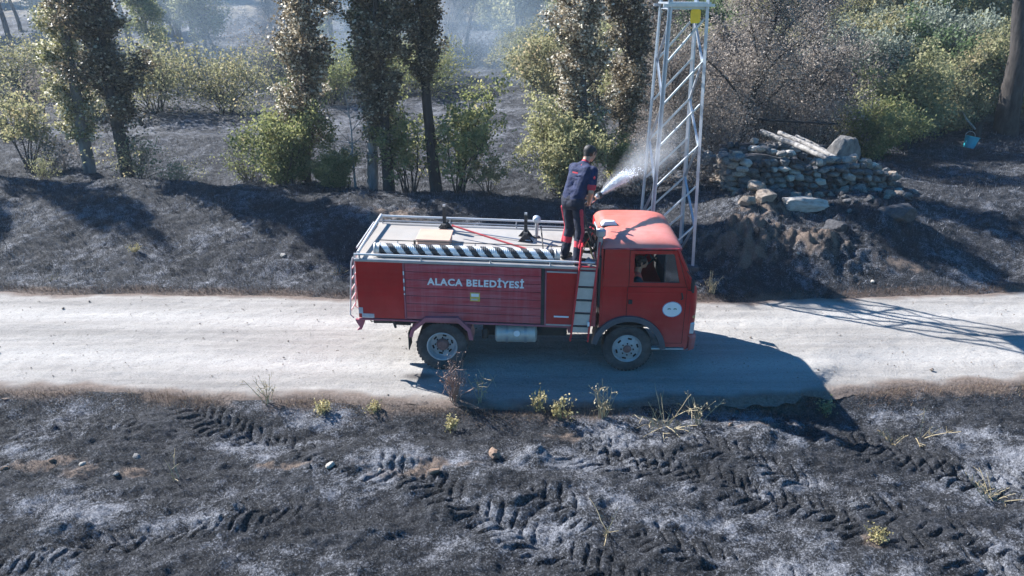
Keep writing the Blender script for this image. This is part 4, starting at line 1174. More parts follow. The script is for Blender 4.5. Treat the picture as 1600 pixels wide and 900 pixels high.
def head(caps, c, fwd, up, mi_skin, mi_hair, s=1.0):
    """skull, jaw, nose, ears, neck-side hair cap"""
    c = Vector(c); f = Vector(fwd).normalized(); u = Vector(up).normalized(); l = u.cross(f)
    A = lambda x, y, z: tuple(c + f*x*s + l*y*s + u*z*s)
    caps.append((A(-0.022, 0, 0.028), A(0.028, 0, 0.025), 0.078*s, 0.072*s, mi_hair))     # skull
    caps.append((A(0.048, 0, 0.005), A(0.050, 0, -0.045), 0.054*s, 0.046*s, mi_skin))     # face
    caps.append((A(0.030, 0, -0.060), A(0.070, 0, -0.078), 0.046*s, 0.024*s, mi_skin))    # jaw and chin
    caps.append((A(-0.030, 0, -0.02), A(-0.028, 0, -0.045), 0.056*s, 0.050*s, mi_hair))   # nape
    caps.append((A(0.098, 0, 0.004), A(0.114, 0, -0.026), 0.009*s, 0.013*s, mi_skin))     # nose
    caps.append((A(0.094, 0, -0.052), A(0.096, 0, -0.056), 0.014*s, 0.013*s, mi_skin))    # lips
    caps.append((A(0.085, 0.03, 0.022), A(0.085, -0.03, 0.022), 0.016*s, 0.016*s, mi_skin))  # brow
    for sd in (-1, 1):
        caps.append((A(0.002, sd*0.074, 0.012), A(0.006, sd*0.078, -0.026), 0.013*s, 0.010*s, mi_skin))  # ears
        caps.append((A(0.0, sd*0.048, 0.045), A(-0.03, sd*0.044, 0.005), 0.042*s, 0.040*s, mi_hair))

def firefighter():
    # x forward, y left, z up; standing with a slight forward lean, both hands on the nozzle
    SK, HA, SH, TR, RD, BT = range(6)
    caps = []; bands = {}
    def add(a, b, ra, rb, mi, bd=None):
        caps.append((a, b, ra, rb, mi))
        if bd: bands[len(caps)-1] = bd
    hipR = (0.0, -0.095, 0.90); hipL = (0.0, 0.095, 0.90)
    kneeR = (0.02, -0.135, 0.49); kneeL = (0.10, 0.13, 0.49)
    ankR = (-0.06, -0.155, 0.10); ankL = (0.02, 0.15, 0.10)
    for hip, kn, an in ((hipR, kneeR, ankR), (hipL, kneeL, ankL)):
        add(hip, kn, 0.098, 0.072, TR); add(kn, an, 0.074, 0.068, TR, [(0.36, 0.58, RD)])
        side = -1 if hip[1] < 0 else 1
        h2 = (hip[0]-0.03, hip[1]+side*0.012, hip[2]+0.02); k2 = (kn[0]-0.02, kn[1]+side*0.012, kn[2])
        add((h2[0], h2[1]+side*0.072, h2[2]-0.10), (k2[0], k2[1]+side*0.052, k2[2]), 0.026, 0.024, RD)
        add((k2[0], k2[1]+side*0.052, k2[2]), (an[0]-0.01, an[1]+side*0.05, an[2]+0.18), 0.024, 0.022, RD)
        add((an[0], an[1], 0.13), (an[0], an[1], 0.05), 0.055, 0.050, BT)
        add((an[0]-0.04, an[1], 0.040), (an[0]+0.16, an[1]+side*0.02, 0.034), 0.040, 0.034, BT)
    add((-0.02, -0.075, 0.94), (-0.02, 0.075, 0.94), 0.112, 0.112, TR)     # pelvis
    add((-0.045, -0.06, 0.90), (-0.045, 0.06, 0.90), 0.098, 0.098, TR)
    add((0.015, -0.06, 1.06), (0.015, 0.06, 1.06), 0.112, 0.112, SH)        # waist
    add((0.075, -0.085, 1.22), (0.075, 0.085, 1.22), 0.112, 0.112, SH)      # ribs
    add((0.120, -0.105, 1.33), (0.120, 0.105, 1.33), 0.098, 0.098, SH)      # upper back
    add((0.148, -0.155, 1.375), (0.148, 0.155, 1.375), 0.066, 0.066, SH)    # shoulders
    add((0.148, -0.06, 1.40), (0.165, 0, 1.435), 0.066, 0.064, SH); add((0.148, 0.06, 1.40), (0.165, 0, 1.435), 0.066, 0.064, SH); add((0.160, 0, 1.42), (0.185, 0, 1.458), 0.064, 0.062, RD)
    add((0.180, 0, 1.43), (0.215, 0, 1.52), 0.058, 0.056, SK)
    for sd in (-1, 1):
        add((-0.015, sd*0.062, 0.96), (0.085, sd*0.080, 1.24), 0.114, 0.116, SH); add((0.06, sd*0.078, 1.18), (0.128, sd*0.105, 1.35), 0.112, 0.098, SH)
    # arms
    shR = (0.155, -0.190, 1.365); elR = (0.085, -0.245, 1.08); wrR = (0.255, -0.095, 0.865)
    shL = (0.155, 0.190, 1.365); elL = (0.245, 0.245, 1.09); wrL = (0.410, 0.075, 0.895)
    for sh_, el, wr in ((shR, elR, wrR), (shL, elL, wrL)):
        m = tuple(sh_[i]*0.22+el[i]*0.78 for i in range(3))
        add(sh_, m, 0.070, 0.062, SH, [(0.86, 1.0, RD)])
        add(m, el, 0.046, 0.043, SK); add(el, wr, 0.045, 0.029, SK)
    hand(caps, wrR, (0.75, 0.45, -0.25), (0.1, 0.35, 0.9), (0.35, -0.85, 0.25), SK, 1.0)
    hand(caps, wrL, (0.70, -0.60, -0.15), (0.1, 0.2, 0.95), (0.45, 0.85, -0.2), SK, 1.0)
    head(caps, (0.262, 0.0, 1.585), (0.93, -0.18, -0.34), (0.32, 0, 0.95), SK, HA, 1.10)
    # shoulder badge
    caps = [tuple(c) for c in caps]
    shear = lambda v: (v[0] + 0.13*max(0.0, v[2]-0.9), v[1], v[2])
    caps = [(shear(a), shear(b), ra, rb, mi) for a, b, ra, rb, mi in caps]
    pos = on_truck((0.93, -0.74, ZT))
    rz = R(46)
    ob, cen, mi = capsule_body('person', caps, [M['skin'], M['hair'], M['navy'], M['navy_trouser'], M['redcloth'], M['boot']], bands, 0.0085, (pos.x, pos.y, pos.z-0.002), rz)
    ob.scale = (1.01, 1.01, 1.02)
    tag(ob, 'firefighter in navy uniform with red bands standing on the truck deck aiming a nozzle', 'person')
    # cloth creases
    tx = bpy.data.textures.new('creases', 'CLOUDS'); tx.noise_scale = 0.075
    md = ob.modifiers.new('creases', 'DISPLACE'); md.texture = tx; md.strength = 0.020; md.mid_level = 0.5
    vg = ob.vertex_groups.new(name='cloth')
    idx = set()
    for p_ in ob.data.polygons:
        if p_.material_index in (2, 3): idx.update(p_.vertices)
    vg.add(list(idx), 1.0, 'REPLACE'); md.vertex_group = 'cloth'
    T = Matrix.Translation((pos.x, pos.y, pos.z)) @ Matrix.Rotation(rz, 4, 'Z') @ Matrix.Diagonal((1.01, 1.01, 1.02, 1.0))
    return T
FT = firefighter()
# printed mark on the back of the shirt is part of the uniform
def uniform_prints():
    fp = bpy.data.objects['person']
    for k, (y0, y1, z0) in enumerate(((-0.05, 0.05, 1.335),)):
        mb = MB()
        P = []
        for i in range(7):
            y = y0 + (y1-y0)*i/6
            for z in (z0, z0+0.020):
                P.append((0.014 + (z-1.3)*0.25 + 0.05*abs(y)**1.5, y, z))
        mb.grid(P, 7, 2)
        mb.build('back_print', M['redcloth'], fp, solid=0.004)
    MB().lathe([(0.0, 0.0), (0.022, 0.0), (0.022, 0.004), (0.0, 0.004)], (0.14, -0.275, 1.29), 'y', 12).build('sleeve_badge', M['redcloth'], fp)
uniform_prints()
def nozzle():
    a = FT @ Vector((0.315, 0.0, 0.830)); b = FT @ Vector((0.675, 0.05, 0.88))
    d = (b-a).normalized()
    root = empty('hose_nozzle', a)
    tag(root, 'metal water nozzle on a dark hose held in the firefighter\'s hands', 'nozzle')
    mb = MB().tube([Vector((0,0,0)), d*0.10, d*0.11, d*0.20, d*0.21, d*0.32, d*0.33, d*0.39], [0.028, 0.028, 0.042, 0.042, 0.028, 0.024, 0.046, 0.048], 16)
    mb.build('nozzle_barrel', M['brass'], root, smooth=35)
    MB().tube([d*0.33, d*0.40], [0.05, 0.053], 16).build('nozzle_ring', M['black'], root, smooth=35)
    MB().tube([d*0.15+Vector((0,0,-0.03)), d*0.12+Vector((0,0,-0.13))], 0.014, 8).build('pistol_grip', M['black'], root, smooth=35)
    r0 = on_truck((1.17, -0.42, ZT+0.43)) - a
    pts = [Vector((0,0,0)), d*-0.10 + Vector((0,0,-0.05)), Vector((0.02, -0.10, -0.35)), Vector((0.10, -0.18, -0.62)), r0 + Vector((-0.12, 0, 0.03)), r0]
    sm_ = []
    for i in range(len(pts)-1):
        for k in range(8):
            f = k/8
            p0 = pts[max(i-1, 0)]; p1 = pts[i]; p2 = pts[i+1]; p3 = pts[min(i+2, len(pts)-1)]
            sm_.append(0.5*((2*p1)+(p2-p0)*f+(2*p0-5*p1+4*p2-p3)*f*f+(3*p1-p0-3*p2+p3)*f**3))
    sm_.append(pts[-1])
    MB().tube(sm_, 0.02, 10).build('hose', M['black'], root, smooth=60)
    return a + d*0.40, d
NOZ, NDIR = nozzle()

def passenger():
    SK, HA, VE, WH, DK = range(5)
    caps = []; bands = {}
    def add(a, b, ra, rb, mi, bd=None):
        caps.append((a, b, ra, rb, mi))
        if bd: bands[len(caps)-1] = bd
    # seated; x forward, y left, origin on the seat cushion
    add((0.0, -0.08, 0.09), (0.0, 0.08, 0.09), 0.105, 0.105, DK)
    for s in (-1, 1):
        add((0.02, s*0.09, 0.09), (0.42, s*0.11, 0.10), 0.085, 0.062, DK); add((0.42, s*0.11, 0.10), (0.46, s*0.11, -0.22), 0.062, 0.048, DK)
        add((0.44, s*0.11, -0.25), (0.58, s*0.11, -0.27), 0.042, 0.034, DK)
    add((0.0, -0.07, 0.24), (0.0, 0.07, 0.24), 0.108, 0.108, VE)
    add((0.0, -0.085, 0.38), (0.0, 0.085, 0.38), 0.110, 0.110, VE, )
    add((0.0, -0.15, 0.49), (0.0, 0.15, 0.49), 0.072, 0.072, VE)
    add((0.01, 0, 0.52), (0.03, 0, 0.62), 0.052, 0.050, SK)
    shR = (0.0, -0.20, 0.48); elR = (0.16, -0.25, 0.27); wrR = (0.34, -0.14, 0.22)
    add(shR, elR, 0.064, 0.052, DK, [(0.30, 0.52, WH), (0.66, 0.88, WH)]); add(elR, wrR, 0.046, 0.030, DK)
    shL = (0.0, 0.20, 0.48); elL = (0.10, 0.25, 0.24); wrL = (0.30, 0.12, 0.20)
    add(shL, elL, 0.064, 0.052, DK); add(elL, wrL, 0.046, 0.030, DK)
    hand(caps, wrR, (0.9, 0.3, -0.15), (0, 0.9, 0.3), (0.1, -0.3, 0.9), SK, 0.6)
    hand(caps, wrL, (0.9, -0.3, -0.15), (0, -0.9, 0.3), (0.1, 0.3, 0.9), SK, 0.6)
    head(caps, (0.05, 0.0, 0.715), (1, 0.1, -0.05), (0.02, 0, 1), SK, HA, 1.0)
    pos = TRK_M @ Vector((1.95, -0.66, 1.045))
    ob, _, _ = capsule_body('person', caps, [M['skin'], M['hair'], M['vest'], M['reflect'], M['boot']], bands, 0.010, pos, R(-4))
    ob.scale = (1.0, 1.0, 0.97)
    tag(ob, 'dark haired person in an orange vest with white sleeve bands seated in the truck cab', 'person')
passenger()
# ================================================================ trees and shrubs
def tubes_np(paths, sides):
    """paths: list of (points, radii, sides) -> V, F (quads)"""
    V = []; Fq = []; b = 0
    for pts, rad, n in paths:
        pts = np.asarray(pts); m = len(pts)
        d = np.gradient(pts, axis=0); d /= (np.linalg.norm(d, axis=1)[:, None] + 1e-9)
        ref = np.array([1.0, 0, 0]) if abs(d[0][2]) > 0.8 else np.array([0, 0, 1.0])
        u = np.cross(d, ref); u /= (np.linalg.norm(u, axis=1)[:, None] + 1e-9)
        w = np.cross(d, u)
        a = np.arange(n)*2*PI/n
        ring = pts[:, None, :] + (u[:, None, :]*np.cos(a)[None, :, None] + w[:, None, :]*np.sin(a)[None, :, None])*np.asarray(rad)[:, None, None]
        V.append(ring.reshape(-1, 3))
        idx = np.arange(m*n).reshape(m, n) + b
        nx = np.roll(idx, -1, axis=1)
        Fq.append(np.stack([idx[:-1], nx[:-1], nx[1:], idx[1:]], -1).reshape(-1, 4))
        b += m*n
    return np.concatenate(V), np.concatenate(Fq)

def limb(rng, p, d, L, n, wander, lift=0.0):
    pts = [np.array(p, float)]; d = np.array(d, float); d /= np.linalg.norm(d)
    for i in range(n):
        d = d + rng.normal(0, wander, 3) + np.array([0, 0, lift]); d /= np.linalg.norm(d)
        pts.append(pts[-1] + d*L/n)
    return np.array(pts)

def leaves_np(rng, anchors, n, spread, size, vmean, vsd, clump=None, elong=1.6, aspect_z=1.0):
    """n leaf diamonds (4 vertices, folded) around random anchors"""
    anchors = np.asarray(anchors)
    k = rng.integers(0, len(anchors), n)
    c = anchors[k] + rng.normal(0, 1, (n, 3))*np.array([spread, spread, spread*aspect_z])
    a = rng.normal(0, 1, (n, 3)); a /= np.linalg.norm(a, axis=1)[:, None]
    b = rng.normal(0, 1, (n, 3)); b -= a*(a*b).sum(1)[:, None]; b /= np.linalg.norm(b, axis=1)[:, None]
    s = rng.uniform(size[0], size[1], n)[:, None]
    nn = np.cross(a, b)
    V = np.stack([c - a*s*elong/2, c + b*s*0.5 + nn*s*0.12, c + a*s*elong/2, c - b*s*0.5 + nn*s*0.12], 1).reshape(-1, 3)
    Fc = np.arange(n*4).reshape(n, 4)
    cv = rng.normal(0, 1, len(anchors))*0.10
    v = np.clip(vmean + rng.normal(0, vsd, n) + cv[k], 0, 1)
    return V, Fc, np.repeat(v, 4)

def gen_poplar(seed, H=11.0, r0=0.14, w=0.9, h0=2.2, nleaf=11000, vmean=0.5):
    rng = np.random.default_rng(seed)
    tr = limb(rng, (0, 0, -0.2), (rng.normal(0, 0.02), rng.normal(0, 0.02), 1), H, 16, 0.012)
    paths = [(tr, np.linspace(r0*1.15, 0.02, 17)**1.0, 9)]
    anchors = []
    z = h0
    while z < H-0.4:
        f = (z-h0)/(H-h0)
        i = np.clip(z/H*16, 0, 15.99); a = tr[int(i)]*(1-i % 1) + tr[int(i)+1]*(i % 1)
        ang = rng.uniform(0, 2*PI)
        L = w*(0.55 + 0.9*math.sin(PI*min(1, f*0.85+0.10))**0.7)*rng.uniform(0.6, 1.3)
        el = R(rng.uniform(42, 66))
        p = limb(rng, a, (math.cos(ang)*math.cos(el), math.sin(ang)*math.cos(el), math.sin(el)), L*1.3, 5, 0.10, 0.10)
        paths.append((p, np.linspace(0.022, 0.004, 6), 4))
        for q in range(2, 6):
            anchors += [p[q]]*(1 if q < 3 else 2)
        for _ in range(3):
            q = rng.integers(1, 5)
            pp = limb(rng, p[q], rng.normal(0, 1, 3) + np.array([0, 0, 0.6]), rng.uniform(0.2, 0.45), 3, 0.2, 0.1)
            paths.append((pp, np.linspace(0.008, 0.002, 4), 3)); anchors += [pp[2], pp[3]]
        z += rng.uniform(0.06, 0.15)
    # a few leafy shoots low on the trunk
    for _ in range(10):
        zz = rng.uniform(0.8, h0+0.3); i = zz/H*16; a = tr[int(i)]
        p = limb(rng, (a[0], a[1], zz), (rng.normal(), rng.normal(), 1.0), rng.uniform(0.2, 0.5), 3, 0.2)
        paths.append((p, np.linspace(0.008, 0.002, 4), 3))
        if rng.uniform() < 0.5: anchors += [p[3]]
    Vw, Fw = tubes_np(paths, 6)
    Vl, Fl, v = leaves_np(rng, anchors, nleaf, 0.085, (0.042, 0.080), vmean, 0.22, elong=1.2)
    return Vw, Fw, Vl, Fl, v

def gen_shrub(seed, H=2.4, w=1.1, stems=11, nleaf=8000, size=(0.035, 0.065), spread=0.11, vmean=0.5, droop=0.0, sub=7, base_r=0.025, lowgap=0.25, vsd=0.18, wander=0.13):
    rng = np.random.default_rng(seed)
    paths = []; anchors = []
    for i in range(stems):
        ang = 2*PI*i/stems + rng.normal(0, 0.35)
        out = rng.uniform(0.15, 1.0)
        d = np.array([math.cos(ang)*out*w/H, math.sin(ang)*out*w/H, 1.0])
        L = H*rng.uniform(0.65, 1.08)*(1.0 - 0.18*out)
        p = limb(rng, (math.cos(ang)*0.08*w, math.sin(ang)*0.08*w, -0.08), d, L, 7, wander, 0.03-droop*0.4)
        rr = base_r*rng.uniform(0.6, 1.2)
        paths.append((p, np.linspace(rr, rr*0.2, 8), 5))
        for _ in range(sub):
            f = rng.uniform(lowgap, 1.0)*7; k = min(6, int(f)); a = p[k]*(1-(f-k)) + p[k+1]*(f-k)
            dd = rng.normal(0, 1, 3); dd[2] = abs(dd[2])*0.6 + 0.2 - droop
            pp = limb(rng, a, dd, w*rng.uniform(0.22, 0.55), 4, 0.22, 0.02-droop)
            paths.append((pp, np.linspace(rr*0.35, 0.002, 5), 3))
            anchors += [pp[2], pp[3], pp[4], pp[4]]
        anchors += [p[6], p[7]]
    Vw, Fw = tubes_np(paths, 4)
    Vl, Fl, v = leaves_np(rng, anchors, nleaf, spread, size, vmean, vsd)
    return Vw, Fw, Vl, Fl, v

def gen_tree(seed, H=6.0, w=2.4, r0=0.14, trunk_f=0.28, limbs=9, nleaf=9000, size=(0.07, 0.13), spread=0.20, vmean=0.5, lift=0.02, subs=8, twigs=0, vsd=0.18):
    rng = np.random.default_rng(seed)
    tr = limb(rng, (0, 0, -0.15), (rng.normal(0, 0.08), rng.normal(0, 0.08), 1), H*0.8, 9, 0.06)
    paths = [(tr, np.linspace(r0*1.15, r0*0.22, 10), 8)]
    anchors = []
    for i in range(limbs):
        f = trunk_f + (1-trunk_f)*(i+0.5)/limbs*0.95
        k = f*9; a = tr[int(k)]*(1-k % 1) + tr[min(9, int(k)+1)]*(k % 1)
        ang = i*2.4 + rng.normal(0, 0.3)
        el = R(rng.uniform(18, 50) + 25*f)
        L = w*(1.15-0.55*f)*rng.uniform(0.75, 1.15)
        p = limb(rng, a, (math.cos(ang)*math.cos(el), math.sin(ang)*math.cos(el), math.sin(el)), L, 7, 0.14, lift)
        paths.append((p, np.linspace(r0*0.42*(1.1-0.5*f), 0.012, 8), 5))
        for _ in range(subs):
            f2 = rng.uniform(0.25, 1.0)*7; k2 = min(6, int(f2)); a2 = p[k2]*(1-(f2-k2)) + p[k2+1]*(f2-k2)
            dd = rng.normal(0, 1, 3); dd[2] = dd[2]*0.6 + 0.25
            pp = limb(rng, a2, dd, L*rng.uniform(0.25, 0.5), 5, 0.2, lift)
            paths.append((pp, np.linspace(0.016, 0.003, 6), 4))
            anchors += [pp[2], pp[3], pp[4], pp[5], pp[5]]
            for _ in range(twigs):
                q = rng.integers(1, 6)
                tw = limb(rng, pp[q], rng.normal(0, 1, 3) + np.array([0, 0, 0.3]), rng.uniform(0.25, 0.6), 3, 0.25, 0.02)
                paths.append((tw, np.linspace(0.007, 0.0025, 4), 3)); anchors += [tw[2], tw[3]]
        anchors += [p[6], p[7]]
    Vw, Fw = tubes_np(paths, 5)
    Vl, Fl, v = leaves_np(rng, anchors, nleaf, spread, size, vmean, vsd)
    return Vw, Fw, Vl, Fl, v

VAR = {}
def variant(key, gen, wood, leaf, **kw):
    Vw, Fw, Vl, Fl, v = gen(**kw)
    a = fast_mesh(key + '_trunk', Vw, Fw, smooth=True); a.materials.append(M[wood])
    b = fast_mesh(key + '_crown', Vl, Fl, {'v': v}); b.materials.append(M[leaf])
    VAR[key] = (a, b)
def plant(key, name, label, cat, x, y, rz=0.0, s=1.0, sz=None, group=None, lean=(0, 0), leaf=None, wood=None, sink=0.03):
    o = empty(name, (x, y, gz(x, y)-sink))
    o.rotation_euler = (lean[0], lean[1], rz)
    o.scale = (s, s, sz or s)
    tag(o, label, cat, group)
    stem = 'trunk' if cat == 'tree' else 'stems'
    crown = 'crown' if cat == 'tree' else 'foliage'
    for me, nm, alt in ((VAR[key][0], stem, wood), (VAR[key][1], crown, leaf)):
        c = bpy.data.objects.new(nm, me); link(c, o)
        if alt:
            c.material_slots[0].link = 'OBJECT'; c.material_slots[0].material = M[alt]
    return o

variant('pop_a', gen_poplar, 'bark_grey', 'leaf_poplar', seed=11, H=8.8, w=0.60, h0=1.0, nleaf=25000, vmean=0.68)
variant('pop_b', gen_poplar, 'bark_dark', 'leaf_poplar', seed=12, H=8.6, w=0.72, h0=1.6, nleaf=28000, vmean=0.55)
variant('pop_c', gen_poplar, 'bark_pale', 'leaf_poplar_green', seed=13, H=8.6, w=0.62, h0=3.3, nleaf=20000, vmean=0.52)
variant('pop_d', gen_poplar, 'bark_brown', 'leaf_poplar', seed=14, H=8.4, w=0.70, h0=1.0, nleaf=27000, vmean=0.68)
variant('bush', gen_shrub, 'bark_brown', 'leaf_green', seed=21, H=2.5, w=1.15, stems=15, nleaf=13000, lowgap=0.12, vmean=0.55, sub=9)
variant('bush_loose', gen_shrub, 'bark_dark', 'leaf_green', seed=22, H=3.2, w=1.5, stems=8, nleaf=4200, size=(0.045, 0.085), spread=0.12, lowgap=0.3, sub=6, base_r=0.035, vmean=0.6)
variant('sapling', gen_shrub, 'bark_dark', 'leaf_olive', seed=23, H=2.8, w=1.1, stems=7, nleaf=2400, size=(0.045, 0.08), spread=0.10, lowgap=0.4, sub=5, base_r=0.03)
variant('shrub_a', gen_shrub, 'bark_brown', 'leaf_olive', seed=24, H=3.2, w=2.4, stems=15, nleaf=15000, size=(0.05, 0.10), spread=0.2, lowgap=0.1, sub=6, base_r=0.04, wander=0.2)
variant('shrub_b', gen_shrub, 'bark_brown', 'leaf_yellow', seed=25, H=2.8, w=2.2, stems=14, nleaf=14000, size=(0.05, 0.10), spread=0.18, lowgap=0.1, sub=6, base_r=0.04, droop=0.05, wander=0.2)
variant('shrub_c', gen_shrub, 'bark_brown', 'leaf_green', seed=26, H=3.4, w=2.0, stems=12, nleaf=15000, size=(0.055, 0.105), spread=0.2, lowgap=0.15, sub=6, base_r=0.04, wander=0.2)
variant('twiggy', gen_shrub, 'bark_brown', 'leaf_brown', seed=27, H=1.4, w=1.2, stems=20, nleaf=900, size=(0.03, 0.06), spread=0.10, lowgap=0.2, sub=8, base_r=0.012, wander=0.2)
variant('scorch', gen_shrub, 'bark_dark', 'leaf_brown', seed=28, H=2.4, w=1.9, stems=16, nleaf=8000, size=(0.025, 0.055), spread=0.2, lowgap=0.15, sub=9, base_r=0.02, wander=0.2)
variant('thin_shrub', gen_shrub, 'bark_dark', 'leaf_olive', seed=29, H=3.0, w=2.6, stems=13, nleaf=6500, size=(0.04, 0.085), spread=0.24, lowgap=0.25, sub=8, base_r=0.03, wander=0.24)
variant('tree_a', gen_tree, 'bark_dark', 'leaf_olive', seed=31, H=7.0, w=2.3, nleaf=6500, size=(0.07, 0.13), spread=0.22, trunk_f=0.38)
variant('tree_b', gen_tree, 'bark_brown', 'leaf_green', seed=32, H=8.0, w=2.0, nleaf=6500, size=(0.07, 0.13), spread=0.2, limbs=10, trunk_f=0.42)
variant('tree_c', gen_tree, 'bark_grey', 'leaf_yellow', seed=33, H=6.5, w=2.2, nleaf=5500, size=(0.07, 0.13), spread=0.25, trunk_f=0.4)
variant('bare', gen_tree, 'bark_dark', 'leaf_brown', seed=34, H=7.0, w=2.6, r0=0.13, nleaf=17000, size=(0.03, 0.06), spread=0.16, limbs=12, subs=10, twigs=4, trunk_f=0.2, lift=0.05)
variant('big', gen_tree, 'bark_dark', 'leaf_olive', seed=35, H=11.0, w=2.2, r0=0.36, nleaf=5000, size=(0.06, 0.12), spread=0.25, limbs=16, subs=8, twigs=2, trunk_f=0.55)

# --- poplars along the ditch
plant('pop_a', 'poplar_tree', 'tall poplar with yellow-green leaves clinging low on its grey trunk, left of its darker twin', 'tree', -12.2, 21.9, 0.3, 1.15, sz=1.0, leaf='leaf_poplar_green')
plant('pop_b', 'poplar_tree', 'broad dark poplar with grey-brown leaves rising from a brushy base of twigs', 'tree', -10.5, 20.7, 1.0, 1.2, sz=0.95)
plant('pop_d', 'poplar_tree', 'leaning poplar with glittering brown leaves growing out of the dense green bush', 'tree', -5.75, 20.9, 2.0, 1.15, sz=1.0, lean=(0, R(-8.5)))
plant('pop_c', 'poplar_tree', 'poplar with a pale bare lower trunk beside a whitish dead sapling', 'tree', -3.78, 20.3, 0.5, 1.0, sz=0.9)
plant('pop_b', 'poplar_tree', 'poplar with dense dark crown right beside the pale-trunked poplar', 'tree', -3.22, 19.8, 2.6, 1.05, sz=0.88)
plant('pop_c', 'poplar_tree', 'straight poplar with a long dark bare trunk and a narrow crown above loose shrubs', 'tree', -1.95, 19.6, 3.9, 1.05, sz=0.88, leaf='leaf_poplar', wood='bark_dark')
plant('pop_d', 'poplar_tree', 'poplar with bleached pale leaves reaching down to the shrub behind the firefighter', 'tree', 2.02, 20.5, 4.4, 1.1, sz=0.92)
plant('pop_b', 'poplar_tree', 'dark poplar standing between the bleached poplar and the lattice pylon', 'tree', 3.05, 21.6, 5.2, 1.0, sz=0.9)
plant('big', 'old_tree', 'thick dark trunked tree with thin olive leaves at the edge of the burnt clearing', 'tree', 17.2, 26.9, 0.4, 1.0)
plant('big', 'old_tree', 'dark trunked tree half hidden behind the thicker trunked tree', 'tree', 19.3, 28.4, 2.4, 0.95)
plant('pop_b', 'poplar_tree', 'poplar beyond the thin sapling whose shadow falls across the burnt bank', 'tree', -17.2, 22.4, 3.3, 1.1, sz=0.95)
plant('pop_a', 'poplar_tree', 'outermost poplar of the row past the thin sapling', 'tree', -20.3, 22.2, 5.3, 1.1, sz=0.95)
# --- scorched trees round the ruin
plant('bare', 'scorched_tree', 'scorched grey-brown tree with bare spreading limbs behind the lattice pylon', 'tree', 6.9, 23.6, 0.6, 1.0)
plant('bare', 'scorched_tree', 'twiggy brown scorched tree rising behind the upright boulder of the ruin', 'tree', 10.2, 26.2, 2.2, 0.85)
plant('bare', 'scorched_tree', 'small scorched tree with fine brown twigs beside the ruin\'s rounded corner', 'tree', 5.0, 22.6, 4.1, 0.55)
plant('bare', 'scorched_tree', 'thin scorched tree in the gap between the dark poplar and the pylon', 'tree', 4.4, 25.8, 1.4, 0.8)
for i, (x, y, s_, lab) in enumerate([(6.0, 22.9, 0.9, 'grey-brown scorched brush behind the ruin\'s back wall near the pylon'), (7.9, 24.9, 1.0, 'scorched brush between the two scorched trees behind the ruin'),
        (9.4, 23.6, 0.9, 'scorched brush directly behind the upright boulder'), (11.4, 27.2, 1.1, 'tall scorched brush below the dull silver shrub'), (4.2, 23.6, 0.8, 'scorched brush between the dark poplar and the pylon'), (8.6, 27.4, 1.2, 'high scorched brush uphill of the ruin')]):
    plant('scorch', 'scorched_brush', lab, 'shrub', x, y, i*1.3, s_)
# --- near bushes
plant('bush', 'green_bush', 'dense rounded green bush at the foot of the leaning poplar', 'bush', -6.05, 20.3, 0.0, 1.0, sz=1.05)
plant('bush', 'green_bush', 'bright leafy bush directly behind the firefighter', 'bush', 1.35, 19.7, 2.0, 1.0, sz=1.1, leaf='leaf_yellow')
plant('bush', 'green_bush', 'low green bush between the leaning poplar and the pale-trunked poplar', 'bush', -4.7, 19.9, 1.0, 0.62, sz=0.55)
plant('bush_loose', 'loose_shrub', 'open leafy shrub with visible dark stems around the straight dark trunk', 'shrub', -1.35, 19.5, 0.4, 0.95)
plant('bush_loose', 'loose_shrub', 'sparse shrub filling the gap between the dense dark poplar and the straight trunk', 'shrub', -2.7, 19.7, 2.4, 0.85)
plant('bush_loose', 'loose_shrub', 'sparse green shrub under the dark poplar near the pylon', 'shrub', 2.9, 20.3, 4.0, 0.6)
plant('sapling', 'thin_sapling', 'thin multi-stemmed sapling with scant leaves left of the yellow-green poplar', 'shrub', -14.7, 23.2, 0.3, 1.0, sz=1.05)
plant('sapling', 'thin_sapling', 'small pale sapling standing on the open burnt slope behind the truck deck', 'shrub', -0.6, 19.4, 1.3, 0.55, leaf='leaf_yellow')
plant('twiggy', 'twiggy_brush', 'brushy tangle of twigs at the foot of the broad dark poplar', 'shrub', -10.1, 20.3, 0.2, 1.0, leaf='leaf_olive')
plant('twiggy', 'twiggy_brush', 'low twigs with small green leaves beside the poplar\'s brushy base', 'shrub', -8.9, 20.1, 1.2, 0.75, sz=0.5, leaf='leaf_yellow')
plant('twiggy', 'twiggy_brush', 'dry twigs on the slope left of the dense green bush', 'shrub', -7.3, 21.0, 2.2, 0.9, leaf='leaf_green')
plant('twiggy', 'twiggy_brush', 'dark tangled twigs beside the thin multi-stemmed sapling', 'shrub', -13.6, 22.9, 3.2, 0.9)
plant('twiggy', 'twiggy_brush', 'grey twigs growing against the rounded corner of the ruin', 'shrub', 4.75, 19.6, 4.2, 0.8)
plant('twiggy', 'twiggy_brush', 'fine twigs between the bleached poplar and the pylon foot', 'shrub', 3.5, 19.6, 0.9, 1.0)
tag(plant('twiggy', 'green_sprig', 'single small green sprig on the burnt slope by the yellow-green poplar', 'plant', -13.0, 21.0, 0.9, 0.4, sz=0.6, leaf='leaf_yellow'))
